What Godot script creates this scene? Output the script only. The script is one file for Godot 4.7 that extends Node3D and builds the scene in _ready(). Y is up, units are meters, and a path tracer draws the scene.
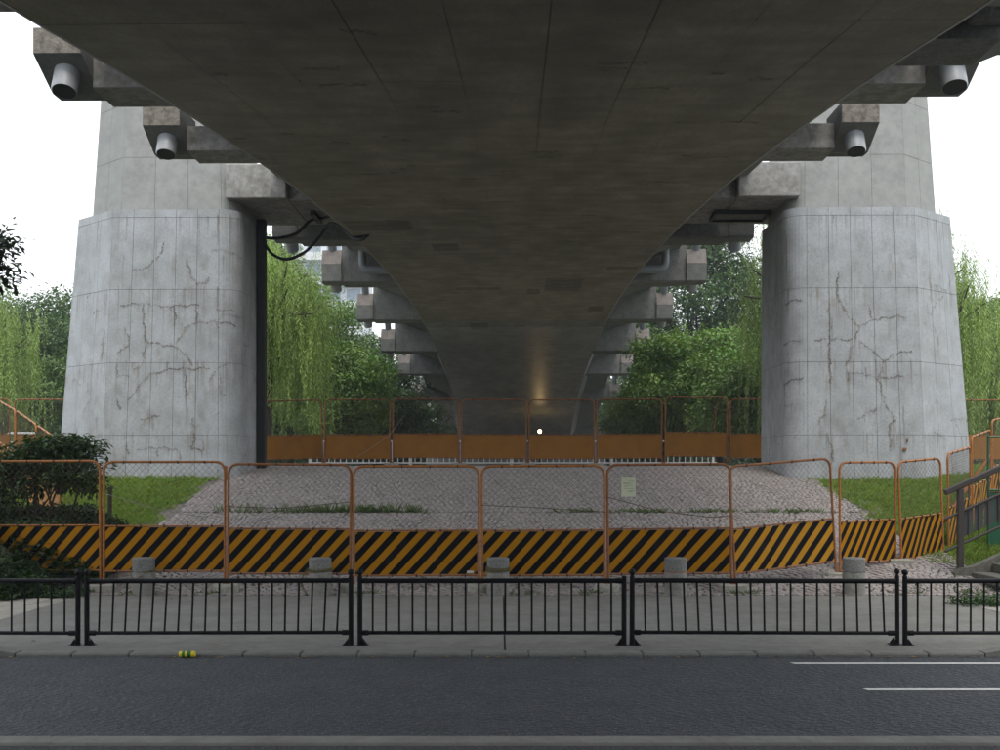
extends Node3D
# Under a concrete cable-stayed bridge: road, pavement, site fences, paved slope, two tower legs, trees.
# y is up, the road's far pavement is y = 0; the camera looks along -z. "d" below is distance ahead (d = -z).

var rng := RandomNumberGenerator.new()
var names := {}
var M := {}

# ------------------------------------------------------------------ mesh builder
class MB:
	var v := PackedVector3Array()
	var n := PackedVector3Array()
	var t := PackedVector2Array()
	func tri(a: Vector3, b: Vector3, c: Vector3, hint = null, ua := Vector2.ZERO, ub := Vector2.ZERO, uc := Vector2.ZERO) -> void:
		var nn := (c - a).cross(b - a)
		if nn.length_squared() < 1e-16:
			return
		nn = nn.normalized()
		if hint != null and nn.dot(hint) < 0.0:
			v.append_array([a, c, b]); t.append_array([ua, uc, ub])
			nn = -nn
		else:
			v.append_array([a, b, c]); t.append_array([ua, ub, uc])
		n.append_array([nn, nn, nn])
	func quad(a: Vector3, b: Vector3, c: Vector3, d: Vector3, hint = null, ua := Vector2(0, 1), ub := Vector2(1, 1), uc := Vector2(1, 0), ud := Vector2(0, 0)) -> void:
		tri(a, b, c, hint, ua, ub, uc)
		tri(a, c, d, hint, ua, uc, ud)
	func tri_s(a: Vector3, b: Vector3, c: Vector3, na: Vector3, nb: Vector3, nc: Vector3) -> void:
		var nn := (c - a).cross(b - a)
		if nn.length_squared() < 1e-18:
			return
		if nn.dot(na + nb + nc) < 0.0:
			v.append_array([a, c, b]); n.append_array([na, nc, nb])
		else:
			v.append_array([a, b, c]); n.append_array([na, nb, nc])
		t.append_array([Vector2.ZERO, Vector2.ZERO, Vector2.ZERO])
	# box with chamfered edges, in the frame x
	func box(x: Transform3D, size: Vector3, bev := 0.0) -> void:
		var h := size * 0.5
		if bev <= 0.0:
			for ax in 3:
				for s in [-1.0, 1.0]:
					var nn := Vector3.ZERO; nn[ax] = s
					var u := Vector3.ZERO; u[(ax + 1) % 3] = h[(ax + 1) % 3]
					var w := Vector3.ZERO; w[(ax + 2) % 3] = h[(ax + 2) % 3]
					var c := nn * h[ax]
					quad(x * (c - u - w), x * (c + u - w), x * (c + u + w), x * (c - u + w), x.basis * nn)
			return
		var b: float = minf(bev, minf(h.x, minf(h.y, h.z)) * 0.9)
		var i := h - Vector3(b, b, b)
		for ax in 3:
			var a1 := (ax + 1) % 3
			var a2 := (ax + 2) % 3
			for s in [-1.0, 1.0]:
				var nn := Vector3.ZERO; nn[ax] = s
				var u := Vector3.ZERO; u[a1] = i[a1]
				var w := Vector3.ZERO; w[a2] = i[a2]
				var c := nn * h[ax]
				quad(x * (c - u - w), x * (c + u - w), x * (c + u + w), x * (c - u + w), x.basis * nn)
				for s2 in [-1.0, 1.0]:   # bevel between faces ax and a1
					var p := Vector3.ZERO; p[ax] = s * h[ax]; p[a1] = s2 * i[a1]
					var q := Vector3.ZERO; q[ax] = s * i[ax]; q[a1] = s2 * h[a1]
					var nb := Vector3.ZERO; nb[ax] = s; nb[a1] = s2
					quad(x * (p - w), x * (q - w), x * (q + w), x * (p + w), x.basis * nb)
		for sx in [-1.0, 1.0]:
			for sy in [-1.0, 1.0]:
				for sz in [-1.0, 1.0]:
					var s := Vector3(sx, sy, sz)
					tri(x * (s * Vector3(h.x, i.y, i.z)), x * (s * Vector3(i.x, h.y, i.z)), x * (s * Vector3(i.x, i.y, h.z)), x.basis * s)
	func bx(c: Vector3, size: Vector3, bev := 0.0) -> void:
		box(Transform3D(Basis(), c), size, bev)
	# round bar along a polyline, with a radius at each point
	func tube(p: Array, r, sides := 8, caps := true) -> void:
		var rings := []
		var side := Vector3.ZERO
		for k in p.size():
			var d: Vector3 = (p[mini(k + 1, p.size() - 1)] - p[maxi(k - 1, 0)]).normalized()
			if side == Vector3.ZERO:
				side = d.cross(Vector3.UP if absf(d.y) < 0.9 else Vector3.RIGHT).normalized()
			else:
				side = (side - d * side.dot(d)).normalized()
			var up := d.cross(side)
			var rad: float = r[k] if r is Array else r
			var ring := []
			for j in sides:
				var a := TAU * j / sides
				var nn := side * cos(a) + up * sin(a)
				ring.append([p[k] + nn * rad, nn])
			rings.append([ring, d])
		for k in rings.size() - 1:
			for j in sides:
				var a = rings[k][0][j]; var b = rings[k][0][(j + 1) % sides]
				var c = rings[k + 1][0][(j + 1) % sides]; var e = rings[k + 1][0][j]
				tri_s(a[0], b[0], c[0], a[1], b[1], c[1])
				tri_s(a[0], c[0], e[0], a[1], c[1], e[1])
		if caps:
			for e in [[0, -1.0], [rings.size() - 1, 1.0]]:
				var rr = rings[e[0]][0]
				for j in sides:
					tri(p[e[0]], rr[j][0], rr[(j + 1) % sides][0], rings[e[0]][1] * e[1])
	# surface of revolution about the y axis of x; prof is [[radius, y], ...]
	func lathe(x: Transform3D, prof: Array, sides := 20) -> void:
		for k in prof.size() - 1:
			var a = prof[k]; var b = prof[k + 1]
			for j in sides:
				var p := TAU * j / sides
				var q := TAU * (j + 1) / sides
				var a0 := Vector3(cos(p) * a[0], a[1], sin(p) * a[0]); var a1 := Vector3(cos(q) * a[0], a[1], sin(q) * a[0])
				var b0 := Vector3(cos(p) * b[0], b[1], sin(p) * b[0]); var b1 := Vector3(cos(q) * b[0], b[1], sin(q) * b[0])
				var g := Vector2(b[1] - a[1], a[0] - b[0]).normalized()
				var n0 := x.basis * Vector3(cos(p) * g.x, g.y, sin(p) * g.x); var n1 := x.basis * Vector3(cos(q) * g.x, g.y, sin(q) * g.x)
				tri_s(x * a0, x * a1, x * b1, n0, n1, n1)
				tri_s(x * a0, x * b1, x * b0, n0, n1, n0)
	# polygon in the plane (u, w) pushed along e: corner = o + u*p.x + w*p.y
	func prism(poly: PackedVector2Array, o: Vector3, u: Vector3, w: Vector3, e: Vector3) -> void:
		var c := Vector2.ZERO
		for p in poly: c += p
		c /= poly.size()
		var sgn := 0.0
		for k in poly.size():
			sgn += poly[k].cross(poly[(k + 1) % poly.size()])
		for k in poly.size():
			var p := poly[k]; var q := poly[(k + 1) % poly.size()]
			var dd := (q - p)
			var on := Vector2(dd.y, -dd.x) * signf(sgn)
			var a := o + u * p.x + w * p.y
			var b := o + u * q.x + w * q.y
			quad(a, b, b + e, a + e, u * on.x + w * on.y)
		var ids := Geometry2D.triangulate_polygon(poly)
		for k in range(0, ids.size(), 3):
			var a := o + u * poly[ids[k]].x + w * poly[ids[k]].y
			var b := o + u * poly[ids[k + 1]].x + w * poly[ids[k + 1]].y
			var d := o + u * poly[ids[k + 2]].x + w * poly[ids[k + 2]].y
			tri(a, b, d, -e)
			tri(a + e, b + e, d + e, e)
	func mesh() -> ArrayMesh:
		var arr := []
		arr.resize(Mesh.ARRAY_MAX)
		arr[Mesh.ARRAY_VERTEX] = v
		arr[Mesh.ARRAY_NORMAL] = n
		arr[Mesh.ARRAY_TEX_UV] = t
		var m := ArrayMesh.new()
		m.add_surface_from_arrays(Mesh.PRIMITIVE_TRIANGLES, arr)
		return m

# ------------------------------------------------------------------ scene helpers
func numbered(s: String) -> String:
	var k: int = names.get(s, -1) + 1
	names[s] = k
	return s if k == 0 else "%s_%03d" % [s, k]

func meta(o: Node, label: String, category: String, group := "") -> Node:
	o.set_meta("label", label)
	o.set_meta("category", category)
	if group != "":
		o.set_meta("group", group)
	return o

func thing(called: String, label: String, category: String, at := Vector3.ZERO, turn := 0.0, group := "") -> Node3D:
	var o := Node3D.new()
	o.name = numbered(called)
	add_child(o)
	o.position = at
	o.rotation.y = turn
	meta(o, label, category, group)
	return o

func part(called: String, mesh: Mesh, m: Material, parent: Node, at := Vector3.ZERO) -> MeshInstance3D:
	var o := MeshInstance3D.new()
	o.name = numbered(called) if parent == self else called
	o.mesh = mesh
	o.material_override = m
	o.position = at
	parent.add_child(o, true)
	return o

func build(called: String, b: MB, m: Material, parent: Node, at := Vector3.ZERO) -> MeshInstance3D:
	return part(called, b.mesh(), m, parent, at)

func structure(called: String, b: MB, m: Material) -> MeshInstance3D:
	var o := build(called, b, m, self)
	o.set_meta("kind", "structure")
	return o

func scatter(called: String, mesh: Mesh, m: Material, xf: Array, cols: Array, parent: Node) -> MultiMeshInstance3D:
	var mm := MultiMesh.new()
	mm.transform_format = MultiMesh.TRANSFORM_3D
	mm.use_colors = true
	mm.mesh = mesh
	mm.instance_count = xf.size()
	for k in xf.size():
		mm.set_instance_transform(k, xf[k])
		mm.set_instance_color(k, cols[k])
	var o := MultiMeshInstance3D.new()
	o.name = numbered(called) if parent == self else called
	o.multimesh = mm
	o.material_override = m
	parent.add_child(o, true)
	return o

func V(x: float, y: float, d: float) -> Vector3:
	return Vector3(x, y, -d)

# ------------------------------------------------------------------ textures and materials
func noise_bytes(w: int, h: int, seed_: int, freq: float, oct := 4, kind := FastNoiseLite.TYPE_SIMPLEX_SMOOTH) -> PackedByteArray:
	var f := FastNoiseLite.new()
	f.seed = seed_
	f.noise_type = kind
	f.frequency = freq
	f.fractal_octaves = oct
	if kind == FastNoiseLite.TYPE_CELLULAR:
		f.cellular_return_type = FastNoiseLite.RETURN_CELL_VALUE
	var im := f.get_seamless_image(w, h)
	im.convert(Image.FORMAT_L8)
	return im.get_data()

func srgb(c: Color) -> Color:
	return c.linear_to_srgb()

# base: real-world (linear) colour; layers: [frequency, octaves, strength, tint colour towards which high values go]
func mottle(w: int, h: int, seed_: int, base: Color, layers: Array, grain := 0.0) -> PackedByteArray:
	var out := PackedByteArray()
	out.resize(w * h * 3)
	var maps := []
	for k in layers.size():
		maps.append(noise_bytes(w, h, seed_ + k * 17, layers[k][0], layers[k][1], layers[k][4] if layers[k].size() > 4 else FastNoiseLite.TYPE_SIMPLEX_SMOOTH))
	var b := srgb(base)
	var tint := []
	for l in layers:
		tint.append(srgb(l[3]))
	var r := RandomNumberGenerator.new()
	r.seed = seed_
	for p in w * h:
		var cr := b.r; var cg := b.g; var cb := b.b
		for k in layers.size():
			var a: float = maxf(maps[k][p] / 255.0 - 0.35, 0.0) * 1.5 * layers[k][2]
			var tc: Color = tint[k]
			cr += (tc.r - cr) * a; cg += (tc.g - cg) * a; cb += (tc.b - cb) * a
		var g := 1.0 + (r.randf() - 0.5) * grain
		out[p * 3] = clampi(int(cr * g * 255.0), 0, 255)
		out[p * 3 + 1] = clampi(int(cg * g * 255.0), 0, 255)
		out[p * 3 + 2] = clampi(int(cb * g * 255.0), 0, 255)
	return out

func to_tex(data: PackedByteArray, w: int, h: int) -> ImageTexture:
	var im := Image.create_from_data(w, h, false, Image.FORMAT_RGB8, data)
	im.generate_mipmaps()
	return ImageTexture.create_from_image(im)

# lay a soft-edged dab of colour c (sRGB) with opacity a on the texture
func dab(data: PackedByteArray, w: int, h: int, x: float, y: float, rx: float, ry: float, c: Color, a: float) -> void:
	for j in range(maxi(0, int(y - ry)), mini(h - 1, int(y + ry + 1)) + 1):
		for i in range(maxi(0, int(x - rx)), mini(w - 1, int(x + rx + 1)) + 1):
			var q := Vector2((i - x) / rx, (j - y) / ry).length()
			if q < 1.0:
				var k := a * minf(1.0, (1.0 - q) * 2.0)
				var p := (j * w + i) * 3
				data[p] = int(lerpf(data[p], c.r * 255.0, k))
				data[p + 1] = int(lerpf(data[p + 1], c.g * 255.0, k))
				data[p + 2] = int(lerpf(data[p + 2], c.b * 255.0, k))

func flat(c: Color, rough := 0.7, metal := 0.0) -> StandardMaterial3D:
	var m := StandardMaterial3D.new()
	m.albedo_color = srgb(c)
	m.roughness = rough
	m.metallic = metal
	m.cull_mode = BaseMaterial3D.CULL_DISABLED
	return m

func textured(tex: Texture2D, scale: float, rough := 0.8, world := true, bump: Texture2D = null, bump_scale := 0.6) -> StandardMaterial3D:
	var m := StandardMaterial3D.new()
	m.albedo_texture = tex
	m.roughness = rough
	m.uv1_triplanar = true
	m.uv1_world_triplanar = world
	m.uv1_scale = Vector3(scale, scale, scale)
	if bump:
		m.normal_enabled = true
		m.normal_texture = bump
		m.normal_scale = bump_scale
	m.cull_mode = BaseMaterial3D.CULL_DISABLED
	return m

func bump_tex(w: int, seed_: int, freq: float, oct: int, strength: float) -> ImageTexture:
	var im := Image.create_from_data(w, w, false, Image.FORMAT_L8, noise_bytes(w, w, seed_, freq, oct))
	im.convert(Image.FORMAT_RGBA8)
	im.bump_map_to_normal_map(strength)
	return ImageTexture.create_from_image(im)

func leaf_mat(c := Color(1, 1, 1)) -> StandardMaterial3D:
	var m := StandardMaterial3D.new()
	m.albedo_color = c
	m.vertex_color_use_as_albedo = true
	m.roughness = 0.6
	m.cull_mode = BaseMaterial3D.CULL_DISABLED
	m.backlight_enabled = true
	m.backlight = Color(0.6, 0.65, 0.3)
	return m

func make_materials() -> void:
	var b_fine := bump_tex(512, 5, 0.06, 4, 3.0)
	var b_rough := bump_tex(512, 6, 0.12, 3, 8.0)
	M.concrete = textured(to_tex(mottle(512, 512, 11, Color(0.34, 0.335, 0.32), [[0.012, 5, 0.8, Color(0.17, 0.16, 0.145)], [0.05, 4, 0.5, Color(0.44, 0.43, 0.41)], [0.03, 5, 0.5, Color(0.13, 0.125, 0.11)]], 0.12), 512, 512), 0.35, 0.85, true, b_fine, 0.12)
	M.tower = textured(to_tex(mottle(512, 512, 12, Color(0.34, 0.35, 0.335), [[0.008, 4, 0.7, Color(0.24, 0.245, 0.235)], [0.05, 4, 0.5, Color(0.4, 0.4, 0.385)], [0.02, 5, 0.35, Color(0.2, 0.2, 0.19)]], 0.1), 512, 512), 0.3, 0.85)
	M.stained = textured(to_tex(mottle(512, 512, 13, Color(0.27, 0.245, 0.21), [[0.014, 4, 0.9, Color(0.07, 0.065, 0.055)], [0.03, 3, 0.6, Color(0.42, 0.37, 0.31)], [0.09, 2, 0.5, Color(0.1, 0.09, 0.08)]], 0.12), 512, 512), 0.7, 0.9, true, b_fine)
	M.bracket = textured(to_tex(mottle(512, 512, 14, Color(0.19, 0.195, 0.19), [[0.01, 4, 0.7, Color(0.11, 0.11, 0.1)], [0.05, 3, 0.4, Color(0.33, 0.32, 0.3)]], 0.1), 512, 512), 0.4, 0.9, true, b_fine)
	M.pinkish = textured(to_tex(mottle(256, 256, 15, Color(0.24, 0.215, 0.2), [[0.02, 4, 0.7, Color(0.13, 0.11, 0.095)]], 0.08), 256, 256), 0.6, 0.9, true, b_fine)
	var sw := mottle(1024, 1024, 16, Color(0.2, 0.197, 0.18), [[0.004, 5, 0.8, Color(0.125, 0.122, 0.108)], [0.03, 5, 0.5, Color(0.25, 0.242, 0.22)], [0.012, 5, 0.6, Color(0.13, 0.125, 0.11)], [0.2, 2, 0.3, Color(0.11, 0.105, 0.09)]], 0.14)
	var wr := RandomNumberGenerator.new()
	wr.seed = 9
	for k in 260:   # gum, oil spots, leaf stains
		var x := wr.randf_range(4, 1020)
		var y := wr.randf_range(4, 1020)
		for j in 4:
			dab(sw, 1024, 1024, x + wr.randfn(0, 2), y + wr.randfn(0, 2), wr.randf_range(0.8, 4.0), wr.randf_range(0.8, 3.0), srgb(Color(0.07, 0.066, 0.056)), wr.randf_range(0.1, 0.5))
	for k in 14:   # hairline cracks
		var p := Vector2(wr.randf_range(60, 960), wr.randf_range(60, 960))
		var ang := wr.randf() * TAU
		for j in 90:
			ang += wr.randf_range(-0.35, 0.35)
			p += Vector2(cos(ang), sin(ang)) * 1.3
			dab(sw, 1024, 1024, p.x, p.y, 0.9, 0.9, srgb(Color(0.06, 0.057, 0.05)), 0.6)
	M.sidewalk = textured(to_tex(sw, 1024, 1024), 0.22, 0.85, true, b_fine, 0.3)
	M.kerb = textured(to_tex(mottle(256, 256, 17, Color(0.17, 0.167, 0.155), [[0.02, 4, 0.6, Color(0.1, 0.096, 0.085)]], 0.16), 256, 256), 0.8, 0.9, true, b_rough, 0.3)
	M.tile = textured(to_tex(mottle(256, 256, 18, Color(0.33, 0.315, 0.28), [[0.02, 4, 0.5, Color(0.22, 0.21, 0.18)]], 0.16), 256, 256), 0.6, 0.9, true, b_fine)
	M.tile_b = textured(to_tex(mottle(256, 256, 19, Color(0.27, 0.26, 0.235), [[0.02, 4, 0.5, Color(0.17, 0.16, 0.14)]], 0.16), 256, 256), 0.6, 0.9, true, b_fine)
	var asp := mottle(1024, 1024, 20, Color(0.03, 0.0345, 0.041), [[0.2, 2, 0.8, Color(0.06, 0.066, 0.074)], [0.25, 2, 0.8, Color(0.009, 0.011, 0.014)], [0.005, 4, 0.7, Color(0.044, 0.048, 0.055)], [0.012, 5, 0.6, Color(0.017, 0.02, 0.024)]], 0.5)
	var ar := RandomNumberGenerator.new()
	ar.seed = 3
	for k in 26000:
		var g := ar.randf_range(0.14, 0.4)
		dab(asp, 1024, 1024, ar.randf_range(2, 1021), ar.randf_range(2, 1021), ar.randf_range(0.8, 1.7), ar.randf_range(0.8, 1.7), srgb(Color(g * 0.95, g, g * 1.04)), ar.randf_range(0.3, 0.9))
	M.asphalt = textured(to_tex(asp, 1024, 1024), 0.2, 0.85, true, b_rough, 0.25)
	M.dark_asphalt = textured(to_tex(mottle(256, 256, 21, Color(0.035, 0.036, 0.038), [[0.1, 2, 0.5, Color(0.08, 0.08, 0.08)]], 0.5), 256, 256), 0.5, 0.95, true, b_rough)
	M.soil = textured(to_tex(mottle(512, 512, 22, Color(0.075, 0.085, 0.04), [[0.03, 4, 0.8, Color(0.05, 0.075, 0.02)], [0.1, 3, 0.5, Color(0.11, 0.09, 0.06)]], 0.25), 512, 512), 0.4, 0.95, true, b_rough)
	M.bounce_sand = textured(to_tex(mottle(512, 512, 36, Color(0.36, 0.33, 0.28), [[0.02, 4, 0.6, Color(0.24, 0.21, 0.17)], [0.1, 3, 0.4, Color(0.42, 0.4, 0.35)]], 0.2), 512, 512), 0.3, 0.95, true, b_rough)
	M.mortar = textured(to_tex(mottle(512, 512, 23, Color(0.17, 0.152, 0.135), [[0.02, 4, 0.6, Color(0.11, 0.098, 0.08)]], 0.25), 512, 512), 0.5, 0.95, true, b_rough)
	M.bark = textured(to_tex(mottle(256, 256, 24, Color(0.06, 0.05, 0.04), [[0.05, 4, 0.7, Color(0.03, 0.025, 0.02)]], 0.25), 256, 256), 1.2, 0.95, true, b_rough)
	M.rust = textured(to_tex(mottle(256, 256, 25, Color(0.46, 0.17, 0.025), [[0.03, 4, 0.8, Color(0.2, 0.065, 0.02)], [0.12, 3, 0.6, Color(0.13, 0.05, 0.02)]], 0.16), 256, 256), 1.4, 0.6)
	M.rust_old = textured(to_tex(mottle(256, 256, 26, Color(0.27, 0.1, 0.03), [[0.03, 4, 0.8, Color(0.13, 0.055, 0.025)], [0.1, 3, 0.5, Color(0.36, 0.15, 0.04)]], 0.2), 256, 256), 1.6, 0.7)
	M.board = textured(to_tex(mottle(512, 512, 27, Color(0.32, 0.128, 0.003), [[0.01, 4, 0.5, Color(0.21, 0.08, 0.003)], [0.06, 3, 0.2, Color(0.2, 0.08, 0.015)]], 0.06), 512, 512), 0.4, 0.6)
	M.block = textured(to_tex(mottle(256, 256, 28, Color(0.4, 0.39, 0.34), [[0.03, 4, 0.7, Color(0.2, 0.19, 0.15)]], 0.2), 256, 256), 1.5, 0.9, true, b_rough)
	M.bollard = textured(to_tex(mottle(256, 256, 29, Color(0.2, 0.2, 0.19), [[0.12, 3, 0.9, Color(0.38, 0.38, 0.36)], [0.2, 2, 0.9, Color(0.06, 0.06, 0.056)]], 0.4), 256, 256), 0.8, 0.85, true, b_rough)
	M.bollard_low = textured(to_tex(mottle(256, 256, 30, Color(0.25, 0.245, 0.225), [[0.1, 3, 0.5, Color(0.36, 0.35, 0.32)], [0.05, 3, 0.7, Color(0.14, 0.135, 0.12)]], 0.3), 256, 256), 0.8, 0.9, true, b_rough)
	M.black_paint = textured(to_tex(mottle(256, 256, 31, Color(0.006, 0.0065, 0.008), [[0.04, 4, 0.5, Color(0.014, 0.0145, 0.016)]], 0.3), 256, 256), 2.0, 0.45)
	M.black_paint.metallic_specular = 0.25
	M.black_rubber = flat(Color(0.008, 0.008, 0.009), 0.5)
	M.steel = textured(to_tex(mottle(256, 256, 32, Color(0.36, 0.38, 0.40), [[0.03, 4, 0.5, Color(0.22, 0.23, 0.24)]], 0.06), 256, 256), 0.9, 0.45)
	M.cap = flat(Color(0.05, 0.052, 0.055), 0.6)
	M.drain = flat(Color(0.2, 0.215, 0.23), 0.45)
	M.wire = flat(Color(0.10, 0.075, 0.05), 0.6, 0.3)
	M.chain = flat(Color(0.13, 0.115, 0.035), 0.6)
	M.white_metal = flat(Color(0.75, 0.76, 0.76), 0.5)
	M.brown_metal = textured(to_tex(mottle(256, 256, 33, Color(0.04, 0.032, 0.029), [[0.04, 4, 0.5, Color(0.024, 0.02, 0.018)]], 0.2), 256, 256), 2.0, 0.5)
	M.green_metal = flat(Color(0.01, 0.09, 0.04), 0.5)
	M.paint_white = textured(to_tex(mottle(256, 256, 34, Color(0.66, 0.66, 0.64), [[0.08, 4, 0.5, Color(0.35, 0.35, 0.34)]], 0.2), 256, 256), 1.0, 0.8)
	M.paper = flat(Color(0.56, 0.59, 0.42), 0.8)
	M.ink = flat(Color(0.22, 0.24, 0.19), 0.8)
	M.stake = flat(Color(0.035, 0.026, 0.02), 0.9)
	M.stair = textured(to_tex(mottle(256, 256, 35, Color(0.15, 0.146, 0.125), [[0.03, 4, 0.8, Color(0.07, 0.072, 0.05)]], 0.2), 256, 256), 0.9, 0.9, true, b_rough)
	M.leaf = leaf_mat()
	M.grass = leaf_mat()
	M.stone = StandardMaterial3D.new()
	M.stone.vertex_color_use_as_albedo = true
	M.stone.roughness = 0.85
	M.stone.cull_mode = BaseMaterial3D.CULL_DISABLED
	M.bump_fine = b_fine
	var tie := MB.new()
	tie.bx(Vector3.ZERO, Vector3(0.018, 0.048, 0.044), 0.004)
	M.tie_mesh = tie.mesh()
	print("materials ", Time.get_ticks_msec())

# hazard stripes printed on the lower boards
func stripe_mat(seed_: int, yellow: Color) -> StandardMaterial3D:
	var w := 512
	var h := 176
	var out := PackedByteArray()
	out.resize(w * h * 3)
	var dirt := noise_bytes(w, h, seed_, 0.012, 4)
	var scr := noise_bytes(w, h, seed_ + 5, 0.07, 3)
	var yl := srgb(yellow)
	var bk := srgb(Color(0.0045, 0.005, 0.008))
	var dt := srgb(Color(0.16, 0.09, 0.04))
	var off := float(seed_ % 7) * 11.0
	for j in h:
		for i in w:
			var s := fposmod((i + j * 0.95 + off) / 72.0, 1.0) * 72.0
			var k := clampf(s - 0.0, 0.0, 1.0) * clampf(37.0 - s, 0.0, 1.0)
			var c := bk.lerp(yl, k)
			var q := j * w + i
			c = c.lerp(dt, clampf((dirt[q] / 255.0 - 0.5) * 0.25, 0.0, 0.1) + (0.35 if scr[q] > 222 else 0.0))
			out[q * 3] = int(c.r * 255.0); out[q * 3 + 1] = int(c.g * 255.0); out[q * 3 + 2] = int(c.b * 255.0)
	var m := StandardMaterial3D.new()
	m.albedo_texture = to_tex(out, w, h)
	m.roughness = 0.6
	m.metallic_specular = 0.2
	m.cull_mode = BaseMaterial3D.CULL_DISABLED
	return m

# ------------------------------------------------------------------ ground
func ground_y(d: float) -> float:
	if d < 18.9:
		return 0.0
	if d < 28.0:
		return (d - 18.9) * 0.173
	if d < 34.5:
		var t := (d - 28.0) / 6.5
		return 1.574 + 0.173 * 6.5 * (t - 0.62 * t * t)   # eases over the crest
	return 1.574 + 0.173 * 6.5 * 0.38

func sheet(b: MB, x0: float, x1: float, ds: Array, lift: float) -> void:
	for k in ds.size() - 1:
		var ya := ground_y(ds[k]) + lift
		var yb := ground_y(ds[k + 1]) + lift
		b.quad(V(x0, ya, ds[k]), V(x1, ya, ds[k]), V(x1, yb, ds[k + 1]), V(x0, yb, ds[k + 1]), Vector3.UP)

func frange(a: float, b: float, step: float) -> Array:
	var r := []
	var x := a
	while x < b - 1e-4:
		r.append(x)
		x += step
	r.append(b)
	return r

func make_ground() -> void:
	var b := MB.new()   # park ground: one sheet to the horizon
	b.quad(V(-400, -0.3, -60), V(400, -0.3, -60), V(400, -0.3, 12.7), V(-400, -0.3, 12.7), Vector3.UP)
	sheet(b, -400, 400, [12.7, 18.3] , -0.06)
	sheet(b, -400, 400, frange(18.3, 36.0, 0.6) + [400.0], -0.06)
	structure("ground", b, M.soil)
	b = MB.new()   # unseen pale ground, added to bounce light up at the far soffit
	b.quad(V(-8.5, ground_y(40) - 0.05, 36.6), V(9.0, ground_y(40) - 0.05, 36.6), V(9.0, ground_y(40) - 0.05, 87), V(-8.5, ground_y(40) - 0.05, 87), Vector3.UP)
	structure("added_bounce_ground", b, M.bounce_sand)
	b = MB.new()
	b.quad(V(-80, -0.04, 8.2), V(80, -0.04, 8.2), V(80, -0.04, 12.6), V(-80, -0.04, 12.6), Vector3.UP)
	structure("road", b, M.asphalt)
	b = MB.new()
	b.quad(V(-80, -0.05, -25), V(80, -0.05, -25), V(80, -0.05, 8.06), V(-80, -0.05, 8.06), Vector3.UP)
	structure("near_road", b, M.dark_asphalt)
	b = MB.new()   # narrow concrete median between the two carriageways
	b.box(Transform3D(Basis(), V(0, -0.01, 8.21)), Vector3(160, 0.18, 0.27), 0.035)
	structure("road_median", b, M.sidewalk)
	b = MB.new()   # dark strip along the near side of the median
	b.box(Transform3D(Basis(), V(0, -0.03, 7.33)), Vector3(160, 0.2, 1.48), 0.01)
	structure("dark_median_strip", b, M.dark_asphalt)
	# lane lines on the right
	b = MB.new()
	b.quad(V(2.98, -0.036, 12.13), V(40, -0.036, 12.13), V(40, -0.036, 12.215), V(2.95, -0.036, 12.215), Vector3.UP)
	structure("lane_line", b, M.paint_white)
	b = MB.new()
	b.quad(V(3.27, -0.036, 10.67), V(40, -0.036, 10.67), V(40, -0.036, 10.755), V(3.25, -0.036, 10.755), Vector3.UP)
	structure("lane_line", b, M.paint_white)
	# pavement: concrete crossing in two slabs, the joint is a gap; kerb stones in front
	var side := thing("pavement", "", "", Vector3.ZERO)
	side.remove_meta("label"); side.remove_meta("category")
	side.set_meta("kind", "structure")
	b = MB.new()
	b.quad(V(-7, -0.03, 12.8), V(7, -0.03, 12.8), V(7, -0.03, 18.5), V(-7, -0.03, 18.5), Vector3.UP)
	build("bedding", b, M.mortar, side)
	for e in [[-6.4, 0.045], [0.062, 6.72]]:
		b = MB.new()
		b.box(Transform3D(Basis(), V((e[0] + e[1]) * 0.5, -0.06, 15.6)), Vector3(e[1] - e[0], 0.12, 5.58), 0.008)
		build("slab", b, M.sidewalk, side)
	var tile := MB.new()
	tile.bx(Vector3.ZERO, Vector3(0.292, 0.06, 0.292), 0.006)
	var tm := tile.mesh()
	for sx in [[-9.1, -6.41], [6.73, 9.4]]:
		for i in 9:
			for j in 17:
				var t := part("tile", tm, [M.tile, M.tile_b, M.tile][rng.randi() % 3], side, V(sx[0] + 0.15 + i * 0.3, -0.026 + rng.randf_range(-0.003, 0.003), 13.05 + j * 0.3))
				t.rotation = Vector3(rng.randf_range(-0.006, 0.006), rng.randf_range(-0.01, 0.01), rng.randf_range(-0.006, 0.006))
	var kerb := thing("kerb", "", "", Vector3.ZERO)
	kerb.remove_meta("label"); kerb.remove_meta("category")
	kerb.set_meta("kind", "structure")
	var low := MB.new()
	low.bx(Vector3.ZERO, Vector3(0.594, 0.2, 0.2), 0.018)
	var lm := low.mesh()
	for k in 17:
		var o := part("kerb_stone", lm, M.kerb, kerb, V(-4.8 + k * 0.6, -0.1 + rng.randf_range(-0.004, 0.004), 12.7))
		o.rotation.y = rng.randf_range(-0.006, 0.006)
	for s in [-1.0, 1.0]:
		var r := MB.new()   # ramped stone, then full-height stones
		r.prism(PackedVector2Array([Vector2(0, -0.2), Vector2(0.594, -0.2), Vector2(0.594, 0.1), Vector2(0, 0.0)]), V(s * 5.103, 0, 12.6), Vector3(s, 0, 0), Vector3.UP, V(0, 0, 0.2))
		build("kerb_stone", r, M.kerb, kerb)
		var high := MB.new()
		high.bx(Vector3.ZERO, Vector3(0.594, 0.3, 0.2), 0.02)
		var hm := high.mesh()
		for k in 5:
			part("kerb_stone", hm, M.kerb, kerb, V(s * (6.0 + k * 0.6), -0.05, 12.7))
	# paved slope: bedding + setts laid in arcs
	b = MB.new()
	sheet(b, -7.2, 8.1, [18.42] + frange(18.9, 36.4, 0.5), -0.035)
	var slope := structure("paved_slope", b, M.mortar)
	var sett := MB.new()
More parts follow.
